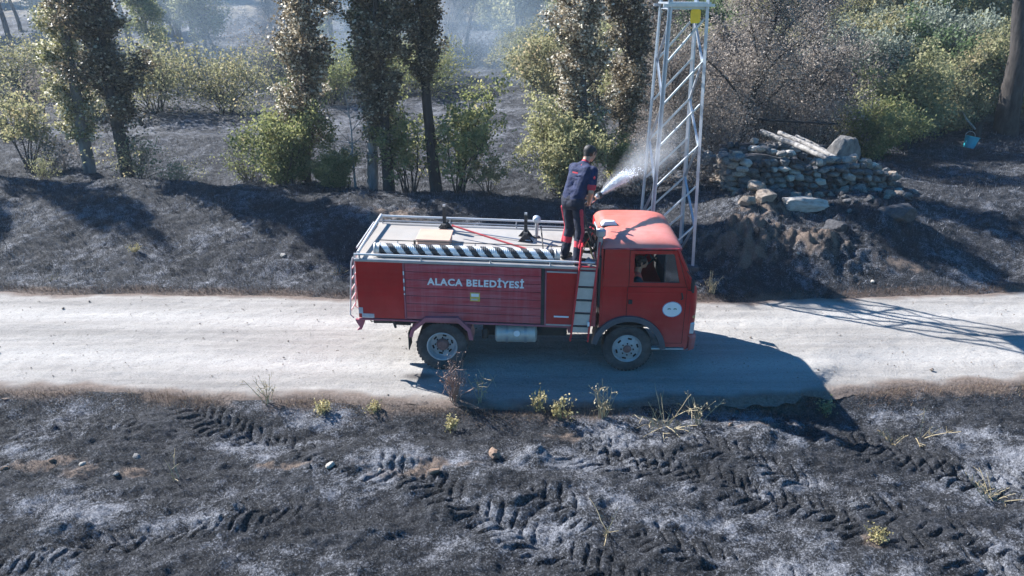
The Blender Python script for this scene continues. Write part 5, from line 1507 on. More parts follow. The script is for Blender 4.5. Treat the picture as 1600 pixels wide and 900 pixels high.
# dead whitish sapling
rng0 = np.random.default_rng(5)
pth = [(limb(rng0, (0, 0, -0.1), (0.02, 0, 1), 2.6, 8, 0.05), np.linspace(0.035, 0.008, 9), 6)]
for _ in range(14):
    k = rng0.integers(3, 8); a = pth[0][0][k]
    pth.append((limb(rng0, a, (rng0.normal(), rng0.normal(), 0.6), rng0.uniform(0.3, 0.9), 4, 0.25, -0.03), np.linspace(0.012, 0.003, 5), 4))
Vw, Fw = tubes_np(pth, 5)
ds = obj('dead_sapling', fast_mesh('dead_sapling', Vw, Fw, smooth=True), M['bark_pale'])
ds.location = (-4.15, 20.0, gz(-4.15, 20.0)); tag(ds, 'leafless whitish dead sapling with bent twigs beside the pale-trunked poplar', 'tree')

# --- middle distance, left and centre
GL = 'olive shrubs on the burnt ground behind the poplars'
for i, (x, y, k, s, lf, lab) in enumerate([
    (-14.6, 32.0, 'thin_shrub', 1.05, None, 'wide olive shrub on the burnt flat behind the broad dark poplar'),
    (-12.0, 32.6, 'thin_shrub', 1.0, 'leaf_olive', 'rust-tinged olive shrub beside the wide olive shrub'),
    (-17.8, 31.5, 'thin_shrub', 0.8, 'leaf_brown', 'brownish shrub behind the yellow-green poplar'),
    (-20.5, 29.5, 'thin_shrub', 0.9, 'leaf_olive', 'olive shrub at the edge of the burnt flat behind the thin sapling'),
    (-8.0, 34.5, 'thin_shrub', 0.85, 'leaf_green', 'green shrub seen between the leaning poplar and the pale-trunked poplar'),
    (-10.0, 38.0, 'thin_shrub', 0.9, 'leaf_green', 'hazy green shrub behind the rust-tinged shrub'),
    (4.6, 31.0, 'shrub_b', 1.0, 'leaf_yellow', 'yellow-green shrub high behind the dark poplar near the pylon'),
    (2.4, 33.5, 'shrub_c', 1.05, 'leaf_olive', 'olive shrub on the upper edge of the burnt slope behind the bleached poplar'),
    (8.2, 30.0, 'shrub_a', 1.0, 'leaf_brown', 'scorched brown shrub behind the bare spreading tree')]):
    plant(k, 'distant_shrub', lab, 'shrub', x, y, i*1.3, s, leaf=lf)
rngt = np.random.default_rng(77)
far_labels = {'tree_a': 'hazy olive tree in the smoky wood beyond the burnt slope',
              'tree_b': 'hazy grey-green tree in the smoky wood beyond the burnt slope',
              'tree_c': 'thin yellow-green tree in the smoky wood beyond the burnt slope',
              'bare': 'bare brown tree in the smoky wood beyond the burnt slope'}
for i in range(46):
    u = (i+0.5)/46
    x = -44 + 60*u + rngt.normal(0, 1.2)
    y = rngt.uniform(42, 60) + (6 if -6 < x < 2 else 0)
    k = ['tree_b', 'tree_a', 'bare', 'tree_c'][i % 4]
    if x > -3: k = ['tree_c', 'tree_a', 'tree_c', 'shrub_b'][i % 4]
    if k == 'shrub_b':
        plant(k, 'distant_shrub', 'yellowish bush at the foot of the thin trees beyond the burnt slope', 'shrub', x, y-2, i, rngt.uniform(0.9, 1.3), group='yellowish bushes beyond the burnt slope')
    else:
        plant(k, 'distant_tree', far_labels[k], 'tree', x, y, i*1.7, rngt.uniform(0.85, 1.35), group='distant ' + k.replace('_', ' ') + ' trees in the smoky wood')
for i in range(22):
    x = -52 + 5.0*i + rngt.normal(0, 1); y = rngt.uniform(62, 78)
    plant(['tree_a', 'tree_b'][i % 2], 'distant_tree', 'large faded tree closing the view far behind the wood', 'tree', x, y, i, rngt.uniform(1.2, 1.7), group='faded trees closing the view')
scrub = [(-24, 30, 'thin_shrub', 'leaf_olive'), (-22, 35.5, 'thin_shrub', 'leaf_olive'),
         (-11.5, 38.5, 'thin_shrub', 'leaf_brown'), (-6.6, 37.5, 'thin_shrub', 'leaf_green'), (-5.0, 40.0, 'thin_shrub', 'leaf_olive'), (-3.8, 36.5, 'thin_shrub', 'leaf_green'),
         (5.8, 28.0, 'thin_shrub', 'leaf_brown'), (4.0, 36.0, 'shrub_b', 'leaf_yellow'), (1.6, 38.5, 'thin_shrub', 'leaf_yellow'), (6.4, 33.5, 'thin_shrub', 'leaf_olive'), (0.4, 43.0, 'shrub_b', 'leaf_olive')]
slab = {'leaf_olive': 'olive shrub in the scrub between the poplars and the smoky wood', 'leaf_green': 'green shrub in the scrub between the poplars and the smoky wood',
        'leaf_brown': 'scorched brown shrub in the scrub between the poplars and the smoky wood', 'leaf_yellow': 'yellow-green shrub in the scrub above the burnt slope'}
for i, (x, y, k, lf) in enumerate(scrub):
    plant(k, 'scrub_shrub', slab[lf], 'shrub', x, y, i*1.7, 0.85 + 0.3*((i*7) % 5)/5, leaf=lf, group='scrub shrubs with ' + lf.replace('leaf_', '') + ' leaves')
mid = [(-27, 40), (-24.5, 43), (-21.5, 41), (-18.5, 44.5), (-15.5, 42), (-13.2, 45), (-10.5, 43.5), (-8.2, 46.5), (-6.4, 44), (-17, 39), (-25.5, 37), (-3.9, 48), (3.6, 44), (5.5, 40.5), (7.5, 38), (2.2, 49), (6.5, 46)]
mlab = {'tree_b': 'slender grey-green tree at the front edge of the smoky wood', 'tree_c': 'thin pale tree at the front edge of the smoky wood', 'bare': 'scorched bare tree at the front edge of the smoky wood'}
for i, (x, y) in enumerate(mid):
    k = ['tree_b', 'tree_c', 'bare'][i % 3] if x < 0 else 'tree_c'
    plant(k, 'distant_tree', mlab[k], 'tree', x, y, i*2.3, 0.62 + 0.2*((i*5) % 7)/7, group='wood edge ' + k.replace('_', ' '), leaf='leaf_green' if k == 'tree_b' else None)
# --- undergrowth in the wood
for i in range(20):
    x = -40 + 48*(i+0.5)/20 + rngt.normal(0, 0.8); y = rngt.uniform(37, 44) + (8 if -7 < x < 3 else 0)
    k = ['shrub_a', 'twiggy', 'shrub_c'][i % 3] if x > 0 else 'twiggy'
    lab = {'shrub_a': 'low olive undergrowth bush among the trunks of the smoky wood', 'twiggy': 'low brown brush among the trunks of the smoky wood', 'shrub_c': 'low green undergrowth bush among the trunks of the smoky wood'}[k]
    plant(k, 'undergrowth_bush', lab, 'shrub', x, y, i*2.1, rngt.uniform(0.6, 0.9)*(1.6 if k == 'twiggy' else 1), group='undergrowth ' + k.replace('_', ' ') + ' in the wood')
# --- overgrown hillside on the right
spec = [(15.6, 31.2, 'shrub_a', 0.95, 'leaf_silver', 'silver-grey leaved shrub on the overgrown hillside behind the ruin'),
        (18.4, 33.6, 'tree_b', 0.62, 'leaf_deep', 'deep green bushy tree beside the silver-grey shrub'),
        (19.6, 36.0, 'tree_b', 0.7, 'leaf_deep', 'deep green tree uphill of the silver-grey shrub'),
        (12.6, 25.2, 'shrub_b', 0.95, 'leaf_yellow', 'yellow-green drooping shrub with leaning stems right of the upright boulder'),
        (14.6, 27.2, 'shrub_b', 0.9, 'leaf_olive', 'olive shrub overhanging the burnt clearing by the turquoise bucket'),
        (10.9, 23.4, 'shrub_c', 0.62, 'leaf_green', 'dark green bush hugging the right end of the ruin'),
        (15.7, 27.4, 'shrub_a', 0.55, 'leaf_olive', 'olive bush behind the dark stump in the burnt clearing'),
        (19.8, 25.6, 'shrub_b', 0.45, 'leaf_yellow', 'low yellowing undergrowth bush at the edge of the burnt clearing'),
        (12.8, 29.0, 'shrub_a', 1.0, 'leaf_silver', 'dull silver shrub below the deep green trees'),
        (16.6, 28.9, 'shrub_b', 0.95, 'leaf_yellow', 'yellow-green shrub behind the turquoise bucket')]
for i, (x, y, k, s, lf, lab) in enumerate(spec):
    cat = 'tree' if k.startswith('tree') else 'shrub'
    plant(k, 'hillside_tree' if cat == 'tree' else 'hillside_shrub', lab, cat, x, y, i*1.1, s, leaf=lf)
cols = ['leaf_olive', 'leaf_yellow', 'leaf_green', 'leaf_yellow', 'leaf_olive', 'leaf_deep', 'leaf_silver', 'leaf_brown']
clab = {'leaf_olive': 'olive shrub among the dense growth of the hillside', 'leaf_yellow': 'yellow-green shrub among the dense growth of the hillside',
        'leaf_green': 'mid-green shrub among the dense growth of the hillside', 'leaf_brown': 'scorched brown shrub among the dense growth of the hillside',
        'leaf_silver': 'greyish silver shrub among the dense growth of the hillside',
        'leaf_deep': 'deep green shrub among the dense growth of the hillside'}
n = 0
for row, (y0, sp) in enumerate([(29.5, 2.2), (32.0, 2.3), (35, 2.5), (38.5, 2.8), (43, 3.3), (48, 3.8), (54, 4.6)]):
    x = 7.0 + 0.6*row
    while x < 0.72*y0 + 5:
        lf = cols[int(rngt.integers(0, len(cols)))]
        if row == 0 and x < 9.5: lf = 'leaf_brown'
        plant(['shrub_a', 'shrub_b', 'shrub_c'][n % 3], 'hillside_shrub', clab[lf], 'shrub', x, y0 + rngt.normal(0, 0.7), n*1.9, rngt.uniform(0.75, 1.15), leaf=lf, group='hillside shrubs with ' + lf.replace('leaf_', '') + ' leaves')
        x += sp*rngt.uniform(0.75, 1.25); n += 1
# ================================================================ lattice pylon
def pylon():
    bx, by = 3.24, 15.45
    z0 = gz(bx, by) - 0.1
    root = empty('lattice_pylon', (bx, by, z0)); root.rotation_euler = (0, 0, R(4))
    tag(root, 'galvanised steel lattice pylon standing on the bank behind the truck cab', 'pylon')
    Hh = 9.0
    def hw(z): return 0.47 - 0.030*z if z < 5 else 0.32 - 0.015*(z-5)
    cs = [(-1, -1), (1, -1), (1, 1), (-1, 1)]
    for (sx, sy) in cs:
        MB().angle_iron((sx*hw(0), sy*hw(0), 0), (sx*hw(Hh), sy*hw(Hh), Hh), 0.062, 0.012, up=(sx, sy, 0)).build('leg', M['galv'], root)
        MB().box(sx*hw(0)-0.11, sx*hw(0)+0.11, sy*hw(0)-0.11, sy*hw(0)+0.11, -0.9, 0.04).build('footing', M['stone_char'], root, bevel=0.02)
    lev = [0.05, 0.88, 1.70, 2.50, 3.30, 4.08, 4.86]
    for f in range(4):
        a, b = cs[f], cs[(f+1) % 4]
        for i in range(len(lev)-1):
            za, zb = lev[i], lev[i+1]
            p, q = ((a, b) if (i + f) % 2 == 0 else (b, a)) if f % 2 else ((a, b) if a[0] < b[0] else (b, a))
            off = 0.985
            MB().angle_iron((p[0]*hw(za)*off, p[1]*hw(za)*off, za), (q[0]*hw(zb)*off, q[1]*hw(zb)*off, zb), 0.040, 0.008, up=(a[0]+b[0], a[1]+b[1], 0)).build('brace', M['galv'], root)
        for z in (5.04, 6.9, 8.9):
            MB().angle_iron((a[0]*hw(z)*1.02, a[1]*hw(z)*1.02, z), (b[0]*hw(z)*1.02, b[1]*hw(z)*1.02, z), 0.05, 0.01).build('cross_bar', M['galv'], root)
        for za, zb in ((5.2, 5.9), (5.9, 6.85), (6.95, 7.9), (7.9, 8.85)):
            MB().angle_iron((a[0]*hw(za), a[1]*hw(za), za), (b[0]*hw(zb), b[1]*hw(zb), zb), 0.038, 0.008, up=(a[0]+b[0], a[1]+b[1], 0)).build('brace', M['galv'], root)
    pf = MB().box(-0.40, 0.42, -0.36, 0.36, 5.12, 5.15).build('platform', M['galv'], root)
    for yy in (-0.37, 0.37):
        MB().bar((-0.48, yy, 5.095), (0.48, yy, 5.095), 0.05, 0.05).build('platform_beam', M['galv'], pf)
    MB().bar((-1.3, 0, 8.6), (1.3, 0, 8.6), 0.08, 0.08).build('cross_arm', M['galv'], root)
    for xx in (-1.2, 0.0, 1.2):
        MB().lathe([(0.03, 0), (0.06, 0.03), (0.03, 0.06), (0.06, 0.09), (0.03, 0.12), (0.05, 0.16), (0.02, 0.2)], (xx, 0, 8.64 if xx else 8.95), 'z', 12).build('insulator', M['white'], root, smooth=40)
    sg = MB().plate([(0.06, 4.78), (0.20, 4.78), (0.23, 4.82), (0.23, 5.00), (0.19, 5.03), (0.07, 5.03), (0.04, 5.00), (0.04, 4.82)], -0.36, -0.012).build('warning_sign', M['yellow_sign'], root)
pylon()

# ================================================================ rocks and the ruined stone wall
ROCKS = []
def rock_mesh(seed, sub=2, rough=0.04, squash=(1, 0.8, 0.62), planes=9):
    """rough block: a sphere cut back by random flat facets"""
    rng = np.random.default_rng(seed)
    bm = bmesh.new()
    bmesh.ops.create_icosphere(bm, subdivisions=sub, radius=1.0)
    nrm = rng.normal(0, 1, (planes, 3)); nrm /= np.linalg.norm(nrm, axis=1)[:, None]
    nrm = np.concatenate([nrm, [[1,0,0],[-1,0,0],[0,1,0],[0,-1,0],[0,0,1],[0,0,-1]]])
    hh = np.concatenate([rng.uniform(0.36, 0.58, planes), rng.uniform(0.42, 0.5, 6)])
    for v in bm.verts:
        d = np.array(v.co.normalized())
        dp = nrm @ d
        r = np.min(np.where(dp > 0.05, hh/np.maximum(dp, 0.05), 9.0))
        r = min(r, 0.80) + rng.normal(0, rough*0.35)
        v.co = Vector((d[0]*r*squash[0], d[1]*r*squash[1], d[2]*r*squash[2]))
    me = bpy.data.meshes.new('rock'); bm.to_mesh(me); bm.free()
    return me
for i in range(9):
    ROCKS.append(rock_mesh(100+i, 2, 0.05, (1, 0.9, 0.82)))
def stone_obj(me, mat, loc, dims, rot, parent=None, name='stone'):
    o = bpy.data.objects.new(name, me)
    if len(me.materials) == 0: me.materials.append(mat)
    link(o, parent)
    o.material_slots[0].link = 'OBJECT'; o.material_slots[0].material = mat
    o.location = loc; o.scale = dims; o.rotation_euler = rot
    return o
rngs = np.random.default_rng(9)
def stone_run(root, ax, ay, bx, by, top, mats, ch=0.15, inset=0.14, nx=0, ny=-1, zlow=-0.1):
    L = math.hypot(bx-ax, by-ay); dx, dy = (bx-ax)/L, (by-ay)/L; ang = math.atan2(dy, dx)
    cz = 0.0; row = 0
    while cz < 1.6:
        h = ch*rngs.uniform(0.6, 1.3); s = rngs.uniform(-0.1, 0.0)
        while s < L:
            w = rngs.uniform(0.13, 0.36)
            m = s + w/2; f = np.clip(m/L, 0, 1)
            x, y = ax+dx*m, ay+dy*m
            g = gz(x, y) + zlow
            if cz + h*0.5 < top(f) + rngs.uniform(-0.07, 0.05):
                jit = rngs.normal(0, 0.05)
                stone_obj(ROCKS[int(rngs.integers(0, 9))], mats[int(rngs.integers(0, len(mats)))],
                          (x + nx*jit, y + ny*jit, g + cz + h/2), (w*1.06, rngs.uniform(0.26, 0.38), h*1.35),
                          (rngs.normal(0, 0.14), rngs.normal(0, 0.14), ang + rngs.normal(0, 0.2)), root)
            s += w
        cz += h; row += 1
def core(root, pts, top, thick):
    mb = MB(); P = []
    n = 16
    for i in range(n+1):
        f = i/n
        x = pts[0][0]+(pts[1][0]-pts[0][0])*f; y = pts[0][1]+(pts[1][1]-pts[0][1])*f
        g = gz(x, y); t = g + max(0.05, top(f)-0.16)
        P += [(x, y, g-0.3), (x, y, t), (x, y+thick, t-0.03), (x, y+thick, g-0.3)]
    Fs = []
    for i in range(n):
        for k in range(4):
            Fs.append((i*4+k, (i+1)*4+k, (i+1)*4+(k+1) % 4, i*4+(k+1) % 4))
    Fs += [(0, 1, 2, 3), (n*4+3, n*4+2, n*4+1, n*4)]
    mb.add(P, Fs); return mb.build('wall_core', M['stone_char'], root)
ruin = empty('ruined_stone_wall', (7.6, 19.1, gz(7.6, 19.1)))
tag(ruin, 'tumbledown dry stone wall of a ruin standing on the burnt bank', 'stone wall')
ruin_inv = Matrix.Translation(ruin.location).inverted()
top_f = lambda f: float(np.interp(f, [0, 0.08, 0.2, 0.35, 0.5, 0.7, 0.85, 1.0], [0.95, 1.1, 1.0, 0.85, 0.78, 0.75, 0.55, 0.2]))
SM = [M['stone'], M['stone'], M['stone'], M['stone_char'], M['stone_pale']]
nb = len(bpy.data.objects)
stone_run(ruin, 5.5, 18.25, 9.9, 18.75, top_f, SM, 0.16)
stone_run(ruin, 5.30, 21.0, 5.40, 18.3, lambda f: 0.75+0.3*f, [M['stone_tan'], M['stone'], M['stone_tan']], 0.16, nx=-1, ny=0)
stone_run(ruin, 5.9, 21.5, 8.7, 21.6, lambda f: 0.95-0.2*f, SM, 0.17)
core(ruin, ((5.45, 18.32), (9.9, 18.85)), top_f, 0.42)
core(ruin, ((5.9, 21.55), (8.7, 21.65)), lambda f: 0.95-0.2*f, 0.4)
for k in range(44):   # loose stones on the wall head
    f = rngs.uniform(0.02, 0.95); x = 5.55+4.35*f; y = 18.3+0.5*f+rngs.uniform(0.0, 0.35)
    w = rngs.uniform(0.10, 0.34)
    stone_obj(ROCKS[int(rngs.integers(0, 9))], [M['stone'], M['stone_pale'], M['stone_tan']][k % 3], (x, y, gz(x, y)+top_f(f)-0.06), (w, w*0.8, w*0.7), tuple(rngs.uniform(-0.4, 0.4, 3)), ruin)
for k in range(70):   # rubble slumped in front of the wall
    x = rngs.uniform(5.0, 9.9); d_ = abs(rngs.normal(0, 0.55)); y = 18.2 + 0.11*(x-5.5) - d_
    w = rngs.uniform(0.08, 0.30)*(1.15-0.4*min(1, d_))
    stone_obj(ROCKS[int(rngs.integers(0, 9))], [M['stone'], M['stone_char'], M['stone_tan'], M['stone_char']][k % 4], (x, y, gz(x, y)+w*0.12), (w*1.2, w, w*0.8), tuple(rngs.uniform(-0.7, 0.7, 3)), ruin)
for o in ruin.children: o.matrix_parent_inverse = ruin_inv
def big_rock(name, label, seed, loc, dims, rot, mat, sub=5, rough=0.12, sq=(1, 0.85, 0.8)):
    me = rock_mesh(seed, 4, 0.022, sq, 22)
    me.materials.append(mat)
    me.polygons.foreach_set('use_smooth', [True]*len(me.polygons))
    me.set_sharp_from_angle(angle=R(22))
    o = bpy.data.objects.new(name, me); link(o)
    o.location = (loc[0], loc[1], gz(loc[0], loc[1]) + loc[2]); o.scale = dims; o.rotation_euler = rot
    return tag(o, label, 'rock')
big_rock('boulder', 'upright grey boulder standing behind the ruined wall', 201, (8.75, 20.3, 0.62), (1.0, 0.8, 1.75), (0.05, 0.10, 0.3), M['stone'], 5)
big_rock('rock_slab', 'long pale flat slab lying in front of the ruined wall', 202, (6.65, 16.95, 0.10), (1.15, 0.6, 0.42), (0.10, 0.05, 0.15), M['stone_pale'])
big_rock('rock', 'large tan rock beside the pale slab', 203, (5.75, 16.95, 0.10), (0.62, 0.5, 0.42), (0.1, -0.1, 0.6), M['stone_tan'])
big_rock('rock', 'smaller tan rock perched behind the large tan rock', 204, (5.62, 17.35, 0.16), (0.55, 0.42, 0.36), (0.2, 0.1, 1.5), M['stone_tan'])
big_rock('rock', 'knobbly tan rock on the left end of the rock pile', 205, (5.25, 16.75, 0.08), (0.40, 0.36, 0.32), (0.2, 0.1, 2.5), M['stone_tan'])
big_rock('rock', 'sooty dark rock below the pale slab', 206, (7.05, 16.1, 0.05), (0.8, 0.6, 0.5), (0.1, 0.1, 1.1), M['stone_char'])
big_rock('rock', 'sooty rock half sunk in the slope under the right end of the wall', 207, (8.6, 16.6, 0.02), (0.9, 0.7, 0.5), (0.1, 0.0, 0.4), M['stone_char'])
for i, (a, b, r, lab) in enumerate([((6.95, 21.55, 2.0), (7.95, 18.95, 1.72), 0.075, 'pale weathered beam leaning over the ruin, longest of three'),
                                  ((7.45, 21.55, 1.97), (8.3, 19.1, 1.66), 0.065, 'pale weathered beam in the middle of the three leaning over the ruin'),
                                  ((7.95, 21.6, 1.86), (8.5, 20.6, 1.60), 0.055, 'thin weathered beam closest to the upright boulder')]):
    o = MB().tube([a, tuple((a[k]+b[k])/2 + (0.02 if k == 2 else 0) for k in range(3)), b], [r, r*1.05, r*0.9], 10).build('wooden_beam', M['grey_wood'], smooth=40)
    tag(o, lab, 'beam')
tag(MB().tube([(9.2, 21.9, 2.15), (7.4, 22.3, 2.2), (6.9, 22.4, 2.25)], [0.03, 0.035, 0.03], 8).build('charred_branch', M['char_wood'], smooth=40), 'charred branch lying level across the brush behind the ruin', 'branch')
for i, (x, y, s, mat, lab) in enumerate([(5.9, 15.05, 0.07, 'stone_pale', 'small white stone on the dark slope below the rocks'), (7.3, 14.55, 0.09, 'stone_pale', 'white stone at the road edge below the tree shadows'),
        (-0.24, 8.65, 0.17, 'stone_brown', 'brown stone beside the black burnt clump'), (-0.98, 8.27, 0.11, 'stone_brown', 'grey-brown stone standing at the bare soil patch'),
        (-2.35, 8.42, 0.10, 'stone_pale', 'pale stone on the char left of the bare soil patch'), (-2.62, 8.40, 0.08, 'stone_char', 'sooty stone beside the pale stone on the char'),
        (-4.97, 8.70, 0.09, 'stone_pale', 'white stone at the head of the stony soil patch'), (-5.55, 8.45, 0.07, 'stone_pale', 'small white stone in the stony soil patch'),
        (-5.05, 8.30, 0.08, 'stone_pale', 'white stone at the near side of the stony soil patch'), (-6.0, 8.55, 0.08, 'stone_brown', 'brown stone in the stony soil patch'),
        (-6.5, 8.35, 0.09, 'stone_brown', 'brown stone at the far end of the stony soil patch'), (-1.7, 8.36, 0.06, 'stone_pale', 'pale chip of stone inside the bare soil patch'),
        (-4.9, 15.6, 0.10, 'stone_pale', 'pale stone halfway up the burnt bank'), (3.1, 9.45, 0.06, 'stone_brown', 'small brown stone on the soil by the truck shadow')]):
    o = stone_obj(ROCKS[i % 9], M[mat], (x, y, gz(x, y)+s*0.18), (s*1.3, s, s*0.9), (0.1*i, 0.2, i), None, 'field_stone')
    tag(o, lab, 'stone', 'stones lying on the burnt ground')
# bucket in the clearing
bk = empty('bucket', (15.05, 25.3, gz(15.05, 25.3)))
tag(bk, 'turquoise plastic bucket standing in the burnt clearing', 'bucket')
bk.rotation_euler = (0, R(12), 0.3)
MB().lathe([(0.0, 0.0), (0.16, 0.0), (0.22, 0.36), (0.235, 0.37), (0.235, 0.385), (0.205, 0.37), (0.15, 0.03), (0.0, 0.03)], (0, 0, 0), 'z', 24).build('pail', M['turquoise'], bk, smooth=40)
MB().tube([(0.22*math.cos(R(a)), 0.10, 0.37+0.16*math.sin(R(a))) for a in range(0, 181, 15)], 0.008, 6).build('handle', M['steel'], bk)
MB().tube([(-0.5, 0.6, -0.1), (-0.55, 0.6, 0.5)], 0.02, 6)
st_ = MB().tube([(0, 0, -0.15), (0.02, 0, 0.25), (0.03, 0.02, 0.5)], [0.15, 0.13, 0.10], 9).build('tree_stump', M['bark_dark'], smooth=40)
st_.location = (15.75, 26.2, gz(15.75, 26.2)); tag(st_, 'dark tree stump behind the turquoise bucket', 'stump')
tag(MB().tube([(15.55, 26.0, gz(15.55, 26.0)+0.30), (15.15, 25.9, gz(15.15, 25.9)+0.75), (14.9, 25.9, gz(14.9, 25.9)+1.1)], [0.04, 0.035, 0.02], 7).build('broken_branch', M['grey_wood'], smooth=40), 'broken pale branch propped on the dark stump', 'branch')

# ================================================================ weeds by the near road edge
def weed(name, label, x, y, h, n, mat, kind, seed, spread=0.5):
    rng = np.random.default_rng(seed)
    z = gz(x, y)
    root = empty(name, (x, y, z)); tag(root, label, 'weed')
    paths = []; tips = []; vs_ = []
    for i in range(n):
        ang = rng.uniform(0, 2*PI); o = spread*rng.uniform(0.2, 1.0)
        d = (math.cos(ang)*o, math.sin(ang)*o, 1.0 if kind != 'sprawl' else rng.uniform(0.15, 0.7))
        p = limb(rng, (rng.normal(0, 0.03), rng.normal(0, 0.03), -0.03), d, h*rng.uniform(0.55, 1.1), 6, 0.10, -0.04 if kind == 'sprawl' else 0.0)
        paths.append((p, np.linspace(0.0065, 0.003, 7), 3)); tips.append(p[6])
        for _ in range(3 if kind != 'leafy' else 4):
            k = int(rng.integers(2, 6))
            q = limb(rng, p[k], rng.normal(0, 1, 3)*0.8 + np.array([0, 0, 0.8]), h*rng.uniform(0.12, 0.32), 3, 0.15)
            paths.append((q, np.linspace(0.0045, 0.0025, 4), 3)); tips += [q[3], q[2]]
    V, Fc = tubes_np(paths, 3)
    st = obj('stalks', fast_mesh('stalks', V, Fc, {'v': np.clip(rng.normal(0.5, 0.2, len(V)), 0, 1)}), M[mat], root); st['kind'] = 'stuff'
    if kind in ('seed', 'leafy', 'bushy'):
        nl, sz, sp = {'seed': (n*6, (0.012, 0.024), 0.006), 'leafy': (n*20, (0.014, 0.034), 0.035), 'bushy': (n*10, (0.010, 0.02), 0.02)}[kind]
        Vl, Fl, v = leaves_np(rng, np.array(tips), nl, sp, sz, 0.6, 0.2)
        lv = obj('leaves' if kind == 'leafy' else 'seed_heads', fast_mesh('heads', Vl, Fl, {'v': v}), M[{'straw': 'straw', 'redstalk': 'redstalk', 'yellow_weed': 'yellow_weed', 'leaf_yellow': 'leaf_yellow'}.get(mat, mat)], root)
        lv['kind'] = 'stuff'
    return root
weed('dry_weed', 'reddish dry bushy weed by the road edge below the rear wheel', -0.82, 9.95, 0.74, 34, 'redstalk', 'bushy', 1, 0.30)
weed('dry_weed', 'thin pale stalks spreading beside the reddish dry weed', -0.45, 9.95, 0.60, 6, 'straw', 'seed', 2, 0.8)
weed('yellow_weed', 'yellow leafy weed on a stalk below the fuel tank', 0.38, 9.75, 0.36, 7, 'yellow_weed', 'leafy', 3, 0.5)
weed('yellow_weed', 'straggling yellow-green weed between the yellow leafy weed and the tall straw', 0.72, 9.62, 0.34, 9, 'yellow_weed', 'leafy', 4, 0.8)
weed('yellow_weed', 'small yellow-green plant on the char below the reddish weed', -0.86, 9.42, 0.26, 6, 'yellow_weed', 'leafy', 5, 0.3)
weed('dry_weed', 'tall upright straw clump with seed heads below the front axle', 1.32, 9.62, 0.55, 12, 'straw', 'seed', 6, 0.35)
weed('dry_weed', 'long straw stalks arching low over the black ditch', 2.15, 9.45, 0.62, 16, 'straw', 'sprawl', 7, 0.9)
weed('dry_weed', 'fan of straight straw stalks right of the arching straw', 2.62, 9.48, 0.48, 9, 'straw', 'seed', 8, 0.7)
weed('green_weed', 'little round green plant at the tip of the truck shadow', 4.62, 9.92, 0.27, 9, 'leaf_yellow', 'leafy', 9, 0.5)
weed('dry_weed', 'round straw tuft on the char right of the little green plant', 5.30, 9.22, 0.28, 14, 'straw', 'sprawl', 10, 0.8)
weed('dry_weed', 'forked thin straw beside the round straw tuft', 5.65, 9.22, 0.50, 5, 'straw', 'sprawl', 11, 0.8)
weed('dry_weed', 'flattened straw wisps beyond the last tyre tracks', 5.85, 7.85, 0.45, 12, 'straw', 'sprawl', 12, 1.0)
weed('yellow_weed', 'yellowed grass clump on bare soil among tyre tracks', 4.05, 6.98, 0.22, 16, 'yellow_weed', 'bushy', 13, 0.8)
weed('yellow_weed', 'yellow tuft on the brown verge left of the reddish weed', -2.75, 9.82, 0.22, 10, 'yellow_weed', 'leafy', 14, 0.7)
weed('yellow_weed', 'flat yellowish tuft on the verge nearest the reddish weed', -2.0, 9.78, 0.16, 8, 'yellow_weed', 'leafy', 15, 0.9)
weed('dry_weed', 'faint thin dry stalks in front of the sunlit road', -3.6, 9.95, 0.55, 8, 'straw', 'bushy', 16, 0.5)
weed('dry_weed', 'single tall straw stalk on the stony soil', -4.25, 8.30, 0.42, 3, 'straw', 'sprawl', 17, 0.5)
weed('dry_weed', 'dry stalks at the far road edge in front of the truck', 3.95, 14.15, 0.42, 14, 'straw', 'bushy', 18, 0.6)
weed('yellow_weed', 'yellowish grass tuft halfway up the burnt bank', -8.1, 15.7, 0.22, 16, 'yellow_weed', 'bushy', 19, 1.0)
weed('dry_weed', 'small straw tuft at the foot of the burnt bank', -9.5, 14.9, 0.22, 9, 'straw', 'sprawl', 20, 0.8)
weed('dry_weed', 'thin straw on the bank beneath the truck\'s rear', -3.6, 15.1, 0.30, 7, 'straw', 'sprawl', 21, 0.6)
weed('dry_weed', 'pale stalks bent over the tyre tracks at the ash patch', 1.1, 7.1, 0.4, 5, 'straw', 'sprawl', 22, 0.8)

# ================================================================ uncountable cover
def blades(name, n, xr, yr, keep, ln, wd, mat, seed, vfun, tiltsd=0.8):
    rng = np.random.default_rng(seed)
    u = rng.uniform(-1, 1, n); y = rng.uniform(yr[0], yr[1], n)
    x = u*(0.667*(y*0.9336+2.0))*xr
    k = keep(x, y, rng)
    x = x[k]; y = y[k]; m = len(x)
    z = terrain(x, y)
    L = rng.uniform(ln[0], ln[1], m); Wd = rng.uniform(wd[0], wd[1], m)
    az = rng.uniform(0, 2*PI, m); lean = np.clip(rng.normal(0.7, tiltsd*0.6, m), -1.5, 1.5)
    d = np.stack([np.cos(az)*np.sin(lean), np.sin(az)*np.sin(lean), np.cos(lean)], 1)
    sd = np.stack([-np.sin(az), np.cos(az), np.zeros(m)], 1)
    b = np.stack([x, y, z-0.006], 1)
    V = np.stack([b - sd*Wd[:, None]/2, b + sd*Wd[:, None]/2, b + d*L[:, None]], 1).reshape(-1, 3)
    v = np.clip(vfun(x, y, rng), 0, 1)
    o = obj(name, fast_mesh(name, V, np.arange(m*3).reshape(m, 3), {'v': np.repeat(v, 3)}), mat)
    return o
def keep_fg(x, y, rng):
    t = y_near(x) - y
    return (t > 0.05) & (rng.uniform(0, 1, len(x)) < 0.55 + 0.6*fbm(x*0.9, y*1.3, 61, 3))
def vf(x, y, rng): return 0.43 + 0.34*fbm(x*0.5, y*0.9, 44, 3) + rng.normal(0, 0.26, len(x))
